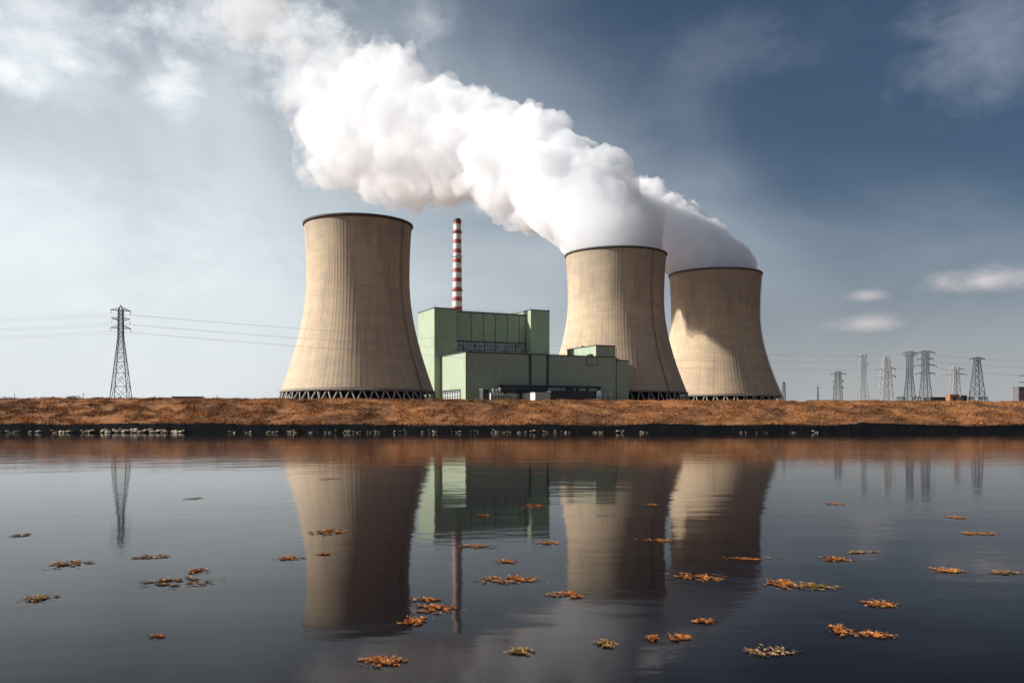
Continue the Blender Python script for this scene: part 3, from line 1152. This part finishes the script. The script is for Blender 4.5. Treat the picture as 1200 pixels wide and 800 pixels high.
for i_, (px, py, r_) in enumerate(((702, 457.5, 2.4), (709, 461, 1.5), (716, 460, 1.3))):
    o, lx = yard('storage_tank', px, -12, ['fat white round topped tank right of the dark workshop', 'short pale tank between two others at the right end of the hall', 'thin pale tank near the right corner of the green hall'][i_], 'tank', 'small tanks at the right end of the turbine hall')
    h = lz_at(py, px, -12)
    MB().lathe([(r_, -1), (r_, h - r_ * 0.7), (r_ * 0.85, h - r_ * 0.3), (r_ * 0.4, h), (0.05, h + 0.1)], 18).build('vessel', M['white'] if i_ == 0 else M['steel_pale'], o, True)
    q = MB()
    for k in range(3):
        q.lathe([(r_ + 0.02, 3 + 2.6 * k), (r_ + 0.18, 3.1 + 2.6 * k), (r_ + 0.02, 3.3 + 2.6 * k)], 18)
    q.build('hoops', M['steel'], o)
# yard fence at the right end
o, lx = yard('yard_fence', 700, -16, 'thin grey yard fence in front of the tanks by the green hall', 'fence')
q = MB()
L = span(700, 737, -16)
h = lz_at(465, 718, -16)
for k in range(14):
    q.beam((k * L / 13, 0, -1), (k * L / 13, 0, h), 0.16)
for z in (h * 0.55, h * 0.75, h * 0.95):
    q.beam((0, 0, z), (L, 0, z), 0.10)
q.build('rails', M['steel'], o)


# ------------------------------------------------------------------ pylons
def lattice(mb, h, wb, wt, n, mr, z0=0.0, kink=None):
    """square tapering lattice mast; kink = (height fraction, width) of the waist"""
    def wid(z):
        f = z / h
        if kink:
            kf, kw = kink
            return wb + (kw - wb) * f / kf if f < kf else kw + (wt - kw) * (f - kf) / (1 - kf)
        return wb + (wt - wb) * f
    zs = [z0]
    while zs[-1] < h:
        zs.append(zs[-1] + max(wid(zs[-1]) * 0.95, h / n * 0.5))
    zs = [z * h / zs[-1] for z in zs]
    cs = [(-1, -1), (1, -1), (1, 1), (-1, 1)]
    for a, b in zip(zs[:-1], zs[1:]):
        wa, wb2 = wid(a) / 2, wid(b) / 2
        for k in range(4):
            c, d = cs[k], cs[(k + 1) % 4]
            mb.beam((c[0] * wa, c[1] * wa, a), (c[0] * wb2, c[1] * wb2, b), mr)
            mb.beam((c[0] * wa, c[1] * wa, a), (d[0] * wb2, d[1] * wb2, b), mr * 0.55)
            mb.beam((d[0] * wa, d[1] * wa, a), (c[0] * wb2, c[1] * wb2, b), mr * 0.55)
            mb.beam((c[0] * wb2, c[1] * wb2, b), (d[0] * wb2, d[1] * wb2, b), mr * 0.5)
    return wid


def pylon(px, D, ytop, zg, wb, wt, arms, mr, mat, label, kink=None, rz=0.0, peak=True, group='lattice pylons beyond the bank', dy=0.0):
    """arms: (height fraction of the mast, half length, style)"""
    m = D / F
    root = empty('pylon', ((px - 600) * m, D, zg), rz)
    tag(root, label, 'pylon', group)
    h = EYE + (HZ - ytop) * m - zg
    b = MB()
    hh = h * (0.955 if peak else 1.0)
    wid = lattice(b, hh, wb, wt, 26, mr, kink=kink)
    if peak:
        w2 = wid(hh) / 2
        for c in ((-1, -1), (1, -1), (1, 1), (-1, 1)):
            b.beam((c[0] * w2, c[1] * w2, hh), (0, 0, h), mr * 0.8)
    b.build('mast', mat, root)
    pts = []
    for (fz, half, style) in arms:
        z = h * fz
        w2 = wid(min(z, hh)) / 2
        a = MB()
        for s in (-1, 1):
            tip = (s * half, 0, z + (0.02 * h if style == 'up' else 0))
            dz = h * 0.028
            for yq in (-w2, w2):
                a.beam((s * w2, yq, z), tip, mr * 0.7)
                a.beam((s * w2, yq, z + dz if style != 'down' else z + dz * 1.4), tip, mr * 0.6)
            for q in (0.35, 0.68):
                xq = s * (w2 + (half - w2) * q)
                yq = w2 * (1 - q)
                a.beam((xq, -yq, z), (xq, yq, z), mr * 0.5)
                a.beam((xq, -yq, z), (xq, -yq * 0.9, z + dz * (1 - q)), mr * 0.5)
        ao = a.build('crossarm', mat, root)
        for s in (-1, 1):
            L = h * 0.036
            i_ = MB().lathe([(mr * 0.35, z - L), (mr * 1.1, z - L * 0.85), (mr * 0.5, z - L * 0.7), (mr * 1.1, z - L * 0.5), (mr * 0.5, z - L * 0.35), (mr * 1.0, z - L * 0.2), (mr * 0.3, z)], 6, cx=s * (half - mr), cap=True)
            i_.build('insulator', M['insulator'], ao)
            p = Matrix.Rotation(rz, 3, 'Z') @ Vector((s * (half - mr), 0, z - L))
            pts.append(Vector(root.location) + p)
    # concrete footings
    fb = MB()
    for c in ((-1, -1), (1, -1), (1, 1), (-1, 1)):
        fb.box(c[0] * wb / 2 - 0.5, c[0] * wb / 2 + 0.5, c[1] * wb / 2 - 0.5, c[1] * wb / 2 + 0.5, -1.0, 0.35)
    fb.build('footings', M['basin'], root)
    return root, pts


zg1 = float(ground(-142, 330))
PY1, A1 = pylon(141.5, 330, 357.5, zg1, 6.4, 1.5, [(0.945, 3.5, 'flat'), (0.845, 3.3, 'up'), (0.765, 3.6, 'flat')], 0.16, M['steel_dark'],
                'tall dark lattice pylon standing alone on the left of the bank', kink=(0.70, 1.7), rz=R(38))
pr = []
for (px, D, yt, wb, wt, arms, mr, mk, label, kink) in (
        (982, 800, 435, 9, 4.6, [(0.93, 7, 'flat'), (0.72, 5.5, 'flat'), (0.55, 5, 'flat')], 0.36, 'steel', 'shortest slim grey pylon nearest the right cooling tower', None),
        (1011, 760, 415, 11, 4.6, [(0.97, 3.6, 'up'), (0.80, 5, 'flat')], 0.33, 'steel_pale', 'pale slender pylon second to the right of the cooling tower', (0.5, 5.5)),
        (1038.5, 700, 418.5, 11, 4.6, [(0.76, 7.5, 'flat'), (0.6, 7.5, 'flat')], 0.45, 'steel_pale', 'brightest white lattice pylon with wide legs and flat top', None),
        (1066, 700, 411.5, 9.5, 4.8, [(0.965, 5.5, 'flat'), (0.93, 4.0, 'flat')], 0.33, 'steel', 'grey pylon with narrow top cap left of the multi armed one', (0.55, 4.8)),
        (1084.5, 720, 411, 10.5, 4.8, [(0.965, 7.8, 'down'), (0.85, 6.5, 'flat'), (0.73, 9, 'flat'), (0.58, 7.8, 'flat')], 0.36, 'steel_mid', 'grey pylon with four rows of crossarms beside the dark switch house', (0.6, 5.6)),
        (1119.5, 680, 430, 7.5, 4.6, [(0.95, 6, 'flat'), (0.80, 9, 'flat')], 0.38, 'steel_pale', 'short pale pylon standing on a rusty brown plinth', None),
        (1145, 700, 418.5, 12, 3.8, [(0.965, 6, 'flat')], 0.42, 'steel_mid', 'rightmost dark violet grey pylon with one short top arm', None)):
    r_, p_ = pylon(px, D, yt, 15.5, wb * 0.78, wt * 0.8, arms, mr * 0.72, M[mk], label, kink=(kink[0], kink[1] * 0.72) if kink else None, peak=False)
    pr.append((r_, p_))

# small thin mast by the right tower, and the low switch gantry
root = empty('radio_mast', at(918.5, 470, 760) * 1.0)
root.location.z = 15.5
tag(root, 'thin leaning lattice mast just right of the rightmost cooling tower', 'mast')
b = MB()
hm = EYE + (HZ - 447.5) * 760 / F - 15.5
lattice(b, hm, 3.2, 1.4, 20, 0.17)
b.build('lattice', M['steel'], root)
q = MB()
for k in range(3):
    z = hm * (0.55 + 0.17 * k)
    q.beam((0, -1.6, z), (1.8, -1.6, z + 0.5), 0.12)
    q.lathe([(0.2, z - 0.3), (1.0, z), (0.2, z + 0.3)], 10, cx=2.0, cy=-1.6)
q.build('dishes', M['steel_pale'], root)
root = empty('switch_gantry', at(958.5, 470, 740))
root.location.z = 15.5
tag(root, 'low dark switch gantry with one central spike on the bank horizon', 'gantry')
gm = 740 / F
q = MB()
zg_ = EYE + (HZ - 469.3) * gm - 15.5
q.box(-12.5 * gm, 12.5 * gm, -1, 1, zg_ - 0.9, zg_ + 0.4)
q.build('beam', M['steel_dark'], root)
for xq in (-11.5, -5, 5, 11.5):
    MB().beam((xq * gm, 0, -1), (xq * gm, 0, zg_ - 0.9), 0.35).build('leg', M['steel_dark'], root)
q = MB()
hz_ = EYE + (HZ - 450) * gm - 15.5
q.beam((0, 0, zg_ + 0.4), (0, 0, hz_), 0.7, 0.18, 6)
for f_, l_ in ((0.75, 1.6), (0.55, 1.3), (0.35, 1.3)):
    z = zg_ + (hz_ - zg_) * f_
    q.beam((-l_, 0, z), (l_, 0, z), 0.2)
q.build('spike', M['steel_dark'], root)

# switch houses on the right horizon
def hut(name, px0, px1, py, D, depth, mat, label, cat, roofmat='roofing', zg=15.5):
    m = D / F
    o = tag(empty(name, ((px0 - 600) * m, D, zg)), label, cat)
    L = (px1 - px0) * m
    h = EYE + (HZ - py) * m - zg
    MB().box(0, L, 0, depth, -1, h).build('wall', mat, o)
    MB().box(-0.25, L + 0.25, -0.25, depth + 0.25, h + 0.003, h + 0.3).build('roof', M[roofmat], o)
    return o, L, h


o, L, h = hut('switch_house', 1091, 1113, 465.5, 690, 12, M['slate'], 'low dark flat roofed switch house between the pylons on the right', 'switch house')
q = MB()
for k in range(5):
    q.box(0.8 + k * L / 5, 0.8 + k * L / 5 + 1.6, -0.15, -0.003, h - 3.2, h - 1.4)
q.build('window', M['steel'], o)
o, L, h = hut('plinth', 1113.5, 1123.5, 462.5, 672, 7, M['rust'], 'rusty brown block at the foot of the short pale pylon', 'plinth', 'rust')
MB().box(L * 0.25, L * 0.75, -0.2, -0.003, 0, h * 0.8).build('door', M['steel_dark'], o)
o, L, h = hut('relay_house', 1123.7, 1133, 463.5, 690, 9, M['slate'], 'dark tall relay house right of the rusty plinth', 'relay house')
MB().box(L * 0.2, L * 0.6, -0.2, -0.003, h - 4, h - 1.5).build('window', M['steel'], o)
o, L, h = hut('silo', 1194, 1206, 453.5, 660, 8, M['steel_mid'], 'dark grey boxy silo cut by the right edge of the picture', 'silo')
q = MB()
for k in range(4):
    q.box(-0.2, L + 0.2, -0.2, -0.003, 6 + k * 4.6, 6.4 + k * 4.6)
q.build('bands', M['steel_dark'], o)
for (p0, p1, label) in ((1054, 1060, 'small open steel frame left of the capped grey pylon'), (1072, 1079, 'small open steel frame between the two tall grey pylons'),
                        (1136, 1140, 'narrow open steel frame left of the dark violet pylon'), (1150, 1157, 'small open steel frame right of the dark violet pylon')):
    m = 690 / F
    o = tag(empty('busbar_frame', ((p0 - 600) * m, 690, 15.5)), label, 'steel frame', 'busbar frames in the switchyard')
    L = (p1 - p0) * m
    h = EYE + (HZ - 465) * m - 15.5
    q = MB()
    for x in (0, L):
        for y in (0, 4):
            q.beam((x, y, -1), (x, y, h), 0.3)
    q.build('posts', M['steel_dark'], o)
    q = MB()
    for z in (h, h * 0.8):
        for y in (0, 4):
            q.beam((-0.4, y, z), (L + 0.4, y, z), 0.25)
    for x in (0, L):
        q.beam((x, 0, h), (x, 4, h), 0.25)
    q.build('beams', M['steel_dark'], o)

# dark hut behind the crest on the left
m = 185 / F
o, L, h = hut('field_hut', 203, 232.5, 466.0, 185, 2.6, M['slate'], 'low dark flat hut behind the bank crest left of the nearest tower', 'hut', 'steel_dark', 5.8)
MB().box(0.4, 1.3, -0.05, -0.003, 0.0, h - 0.25).build('door', M['frame'], o)


# ------------------------------------------------------------------ overhead lines
def cable(a, b, sag, r, label, group):
    a, b = Vector(a), Vector(b)
    n = 40
    mb = MB()
    pts = [a.lerp(b, t / n) - Vector((0, 0, 4 * sag * (t / n) * (1 - t / n))) for t in range(n + 1)]
    vs, fs = [], []
    side = (b - a).cross(Vector((0, 0, 1))).normalized()
    for p in pts:
        for k in range(4):
            t = math.pi / 2 * k
            vs.append(p + side * r * math.cos(t) + Vector((0, 0, r * math.sin(t))))
    for i in range(n):
        for k in range(4):
            k2 = (k + 1) % 4
            fs.append((i * 4 + k, i * 4 + k2, i * 4 + 4 + k2, i * 4 + 4 + k))
    mb.add(vs, fs)
    return tag(mb.build('power_line', M['cable']), label, 'power line', group)


tgt = pr[4][1]
for i_, p in enumerate(A1):
    q = tgt[min(i_, len(tgt) - 1)]
    cable(p, q, 5.5 + 0.25 * i_, 0.021, 'thin power line spanning from the left pylon past the towers to the right pylons', 'lines from the left pylon to the right')
    off = Vector((-165, -10, 1.0)) + Vector((p.x, p.y, p.z)) * 1.0
    cable(p, off, 3.4, 0.021, 'thin power line leaving the lone left pylon towards the left edge', 'lines leaving the left pylon to the left')
for i_, p in enumerate(pr[4][1][:6]):
    q = Vector((p.x + 190, p.y - 60, p.z - 7 - 0.8 * i_))
    cable(p, q, 4.0, 0.055, 'thin power line leaving the four armed pylon towards the right edge', 'lines leaving to the right')
for i_, (a, b_) in enumerate(((pr[0][1][0], pr[1][1][1]), (pr[1][1][2], pr[2][1][0]), (pr[2][1][1], pr[3][1][0]), (pr[3][1][1], pr[4][1][2]), (pr[5][1][1], pr[6][1][0]), (pr[4][1][7], pr[5][1][2]))):
    cable(a, b_, 1.2, 0.06, ['short power line sagging between the shortest and the pale slender pylon', 'short power line between the slender and the brightest white pylon',
                             'short power line between the white and the capped grey pylon', 'short power line between the two tall grey pylons',
                             'short power line from the plinth pylon to the rightmost pylon', 'short low power line from the four armed pylon to the plinth pylon'][i_], 'short lines among the right pylons')
# ------------------------------------------------------------------ small things on the bank
pp = [(17, 461), (41, 464.5), (98, 461), (182, 465), (237, 464.5), (254, 467), (5, 466), (62, 467)]
pst = None
for i_, (px, py) in enumerate(pp):
    D = 161.5
    x = (px - 600) / F * D
    z0 = float(ground(x, D)) - 0.15
    h = max(0.7, EYE + (HZ - py) / F * D - z0)
    o = tag(empty('fence_post', (x, D, z0)), 'thin wooden fence post on the crest of the bank, left part of the picture', 'post', 'fence posts on the bank crest')
    MB().beam((0, 0, -0.4), (random.uniform(-.08, .08), 0, h), 0.06, 0.05, 6).build('post', M['wood'], o)
    MB().lathe([(0.07, h - 0.1), (0.075, h), (0.01, h + 0.05)], 6).build('cap', M['steel_dark'], o)
for (px, py, label) in ((374, 459, 'taller pale wooden stake on the bank below the nearest tower'), (381, 463, 'shorter pale wooden stake on the bank beside the taller one')):
    D = 155
    x = (px - 600) / F * D
    z0 = float(ground(x, D)) - 0.2
    h = EYE + (HZ - py) / F * D - z0
    o = MB().beam((0, 0, -0.3), (0.12, 0, h), 0.10, 0.08, 6).build('wooden_stake', M['wood'])
    o.location = (x, D, z0)
    tag(o, label, 'stake', 'wooden stakes on the bank')


def leaf_cloud(n, rx, ry, rz, size, seed):
    r_ = np.random.default_rng(seed)
    d = r_.normal(size=(n, 3))
    d /= np.linalg.norm(d, axis=1)[:, None]
    d *= (r_.random(n) ** 0.4)[:, None]
    d[:, 2] = np.abs(d[:, 2])
    c = d * np.array([rx, ry, rz]) * (0.75 + 0.5 * r_.random((n, 1)))
    a = r_.normal(size=(n, 3))
    b = r_.normal(size=(n, 3))
    a /= np.linalg.norm(a, axis=1)[:, None]
    b /= np.linalg.norm(b, axis=1)[:, None]
    V = np.concatenate([c - a * size, c + b * size * 0.6, c + a * size], 0)
    T = np.stack([np.arange(n), np.arange(n) + n, np.arange(n) + 2 * n], -1)
    return V, T


for i_, (px, w_, h_) in enumerate(((12, 2.6, 0.55), (57, 3.4, 0.6), (86, 1.8, 0.75), (116, 1.4, 0.5))):
    D = 163
    x = (px - 600) / F * D
    V, T = leaf_cloud(900, w_, 1.2, h_, 0.13, 40 + i_)
    o = mesh_np('low_shrub', V, T, M['shrub'], smooth=False)
    o.location = (x, D, float(ground(x, D)) - 0.1)
    tag(o, ['low grey green shrub on the crest at the far left edge', 'widest low grey green shrub on the crest left of the lone pylon',
            'tallest low shrub on the crest just left of the lone pylon', 'smallest low shrub on the crest closest to the lone pylon'][i_], 'shrub', 'shrubs on the bank crest')

# pale stones at the foot of the wall: four shapes, copied
protos = []
for k in range(5):
    d = []
    import bmesh
    bm = bmesh.new()
    bmesh.ops.create_icosphere(bm, subdivisions=2, radius=1)
    for v_ in bm.verts:
        p = v_.co
        f_ = 1 + 0.55 * float(perlin(p.x * 1.1 + k * 9, p.y * 1.1, p.z * 1.1)) + 0.25 * float(perlin(p.x * 2.7, p.y * 2.7 + k * 5, p.z * 2.7))
        v_.co = Vector((p.x * f_, p.y * f_ * 0.7, max(-0.45, p.z * f_ * 0.5)))
    me = bpy.data.meshes.new('stone')
    bm.to_mesh(me)
    bm.free()
    me.materials.append(M['stone'])
    protos.append(me)
sr = np.random.default_rng(21)
runs = [(0, 12, 4, .25), (14, 24, 5, .3), (31, 46, 7, .3), (59, 84, 16, .42), (94, 128, 20, .42), (128, 195, 50, .46), (198, 216, 10, .42), (268, 278, 4, .35), (283, 300, 5, .3), (312, 330, 8, .34), (336, 420, 26, .27),
        (420, 480, 16, .26), (495, 512, 7, .3), (524, 560, 13, .27), (566, 612, 20, .33), (612, 648, 10, .27), (648, 672, 9, .3), (690, 712, 8, .3), (722, 732, 4, .34), (750, 760, 4, .3), (866, 900, 7, .26), (920, 962, 7, .24)]
for (a, b_, n, sz) in runs:
    for k in range(n):
        px = sr.uniform(a, b_)
        D = 141.9 - sr.random() * 1.3
        x = (px - 600) / F * D
        o = bpy.data.objects.new('shore_stone', protos[sr.integers(0, 5)])
        COL.objects.link(o)
        s = sz * sr.uniform(0.35, 1.2) * (0.95 if px < 230 else 0.72 if px < 420 else 0.6)
        o.scale = (s * sr.uniform(1.0, 1.6), s, s * sr.uniform(0.8, 1.2))
        o.location = (x, D, 0.06 + (0.18 + sz * 0.55) * sr.random() * (0.3 + (D - 140.8) / 1.1))
        o.rotation_euler = (0, 0, sr.uniform(0, 6.28))
        where = 'under the dark wall below the lone pylon' if px < 230 else 'under the dark wall below the nearest cooling tower' if px < 490 else 'under the dark wall below the green power station' if px < 740 else 'under the dark wall right of the power station'
        tag(o, 'pale shore stone, ' + where, 'stone', 'pale stones ' + where)


# ------------------------------------------------------------------ floating weed
def weed(px, py, wpx, hpx, mk, dens, label, seed):
    r_ = np.random.default_rng(seed)
    D = EYE * F / (py - HZ)
    k = D / F
    hw = wpx * k / 2
    hd = max(0.06, hpx * k / 2 * D / EYE * 0.85)
    n = int(dens * 1050)
    # a ragged mat with holes: strands kept where a noise field is high
    P = np.zeros((0, 2))
    ox = r_.uniform(0, 90)
    for _ in range(12):
        q = r_.normal(size=(3000, 2)) * np.array([0.42, 0.40])
        q = q[(q ** 2).sum(1) < 1.3]
        f1 = fbm(q[:, 0] * 3.2 + ox, q[:, 1] * 2.4 + q[:, 0], 0 * q[:, 0] + ox, 3, 0.6)
        edge = (q ** 2).sum(1)
        q = q[f1 - 0.35 * edge + r_.normal(0, 0.06, len(q)) > 0.0]
        P = np.concatenate([P, q])
        if len(P) > n:
            break
    P = P[:n] * np.array([hw * 1.45, hd * 1.35])
    n = len(P)
    L = r_.uniform(0.008, 0.026, n) * (1 + 0.3 * D / 12)
    wv = L * r_.uniform(0.05, 0.13, n)
    th = r_.normal(0.15, 1.1, n)
    dx = np.stack([np.cos(th), np.sin(th)], -1)
    px_ = np.stack([-np.sin(th), np.cos(th)], -1)
    z0 = r_.uniform(0.002, 0.012, n)
    heap = np.exp(-((P[:, 0] / (hw * 0.8)) ** 2)) * 0.006
    z1 = z0 + r_.random(n) ** 2 * (0.006 + heap * 0.6)
    A = np.concatenate([P - dx * L[:, None], z0[:, None]], 1)
    B = np.concatenate([P - px_ * wv[:, None], (z0 + (z1 - z0) * 0.6)[:, None] + 0.001], 1)
    Cc = np.concatenate([P + dx * L[:, None], z1[:, None]], 1)
    Dd = np.concatenate([P + px_ * wv[:, None], (z0 + (z1 - z0) * 0.4)[:, None]], 1)
    V = np.concatenate([A, B, Cc, Dd], 0)
    i = np.arange(n)
    o = mesh_np('weed_clump', V, np.stack([i, i + n, i + 2 * n, i + 3 * n], -1), M[mk], smooth=False)
    o.location = ((px - 600) * k, D, 0.0)
    o.rotation_euler = (0, 0, r_.uniform(-0.15, 0.15))
    tag(o, label, 'floating weed', 'weed clumps floating on the water')
    return o


WEEDS = [
    (79, 661, 44, 10, 'weed_brown', 1.3, 'brown reed clump floating left of the lone pylon reflection'),
    (45, 701, 36, 10, 'weed_brown', 0.8, 'brown reed clump nearest the lower left corner of the water'),
    (179, 652, 44, 5, 'weed_brown', 0.6, 'thin straw coloured streak right below the lone pylon reflection'),
    (207, 682, 66, 13, 'weed_brown', 1.6, 'widest brown reed raft between the lone pylon and nearest tower reflections'),
    (232, 669, 22, 6, 'weed', 0.7, 'small orange leaf heap at the upper end of the wide brown raft'),
    (26, 627, 26, 4, 'weed_brown', 0.4, 'thin straw streak by the left edge of the water'),
    (186, 745, 16, 6, 'weed', 0.2, 'tiny lone orange scrap near the bottom left'),
    (225, 584, 26, 2.5, 'weed_brown', 0.4, 'far faint straw streak right of the lone pylon reflection'),
    (338, 654, 30, 5.5, 'weed', 0.8, 'small yellow orange clump touching the left edge of the nearest tower reflection'),
    (385, 623, 40, 7, 'weed', 1.2, 'bright golden heap inside the nearest tower reflection'),
    (388, 561, 30, 3, 'weed', 0.4, 'far orange streak high in the nearest tower reflection'),
    (380, 649, 18, 2.5, 'weed', 0.3, 'tiny orange streak below the bright golden heap'),
    (598, 679, 66, 12, 'weed', 1.4, 'long sparse orange raft in the centre of the water'),
    (510, 713, 46, 12, 'weed', 1.5, 'dense orange raft left of the chimney reflection'),
    (500, 703, 34, 6, 'weed', 0.5, 'thin orange band above the dense raft by the chimney reflection'),
    (484, 728, 30, 11, 'weed', 1.0, 'orange clump below left of the dense raft by the chimney reflection'),
    (447, 775, 44, 13, 'weed', 1.5, 'orange clump nearest the viewer left of the chimney reflection'),
    (625, 593, 34, 4.5, 'weed', 0.8, 'orange streak in the dark green hall reflection'),
    (567, 604, 16, 2.5, 'weed', 0.3, 'tiny orange streak in the green hall reflection, left one'),
    (555, 640, 42, 4.5, 'weed', 0.6, 'orange streak along the lower edge of the green hall reflection'),
    (593, 658, 20, 5, 'weed', 0.6, 'small yellow clump above the long central raft'),
    (643, 636, 30, 4, 'weed', 0.5, 'orange streak between the hall and middle tower reflections'),
    (664, 697, 36, 9, 'weed', 1.2, 'orange clump at the left edge of the middle tower reflection'),
    (770, 633, 36, 5.5, 'weed', 0.8, 'orange streak between the middle and right tower reflections'),
    (763, 591, 20, 3, 'weed', 0.3, 'far small orange streak in the middle tower reflection'),
    (610, 764, 24, 9, 'weed_green', 0.8, 'yellow green tuft near the bottom centre'),
    (711, 754, 20, 12, 'weed_green', 0.5, 'green weed tuft in the pale steam reflection'),
    (764, 748, 13, 6, 'weed', 0.5, 'tiny red orange clump right of the steam reflection, left of a pair'),
    (795, 747, 20, 9, 'weed', 0.8, 'red orange clump right of the steam reflection, right of a pair'),
    (825, 728, 26, 5, 'weed', 0.6, 'slim orange clump below the right tower reflection'),
    (820, 676, 52, 10, 'weed', 1.0, 'long orange raft across the foot of the right tower reflection'),
    (915, 684, 40, 12, 'weed', 1.5, 'thick orange end of the big raft right of the tower reflections'),
    (955, 687, 44, 10, 'weed_green', 1.1, 'greenish end of the big raft right of the tower reflections'),
    (977, 655, 28, 6, 'weed', 0.9, 'smooth small orange clump above the big right raft'),
    (1006, 647, 38, 3.5, 'weed_green', 0.4, 'thin olive streak above the small orange clump on the right'),
    (880, 655, 50, 4, 'weed', 0.4, 'thin rusty streak across the right tower reflection'),
    (1145, 625, 36, 4.5, 'weed', 0.8, 'bright orange streak below the right pylon reflections'),
    (1120, 606, 26, 3.5, 'weed', 0.5, 'far orange streak below the right pylon reflections'),
    (1110, 668, 30, 6, 'weed', 1.0, 'orange clump toward the right edge of the water'),
    (1178, 671, 30, 4.5, 'weed_green', 0.6, 'orange and olive streak at the right edge of the water'),
    (1033, 708, 34, 9, 'weed', 1.1, 'lone orange clump in the dark lower right water'),
    (984, 738, 26, 15, 'weed', 1.1, 'heaped orange clump in the lower right, left of a touching pair'),
    (1022, 744, 40, 9, 'weed', 1.1, 'flat orange clump in the lower right, right of a touching pair'),
    (900, 764, 54, 12, 'weed_brown', 0.5, 'dim brown half sunken clump near the bottom right'),
    (978, 590, 22, 3, 'weed', 0.4, 'far straw streak right of the right tower reflection'),
]
for i_, q in enumerate(WEEDS):
    weed(*q, 100 + i_)
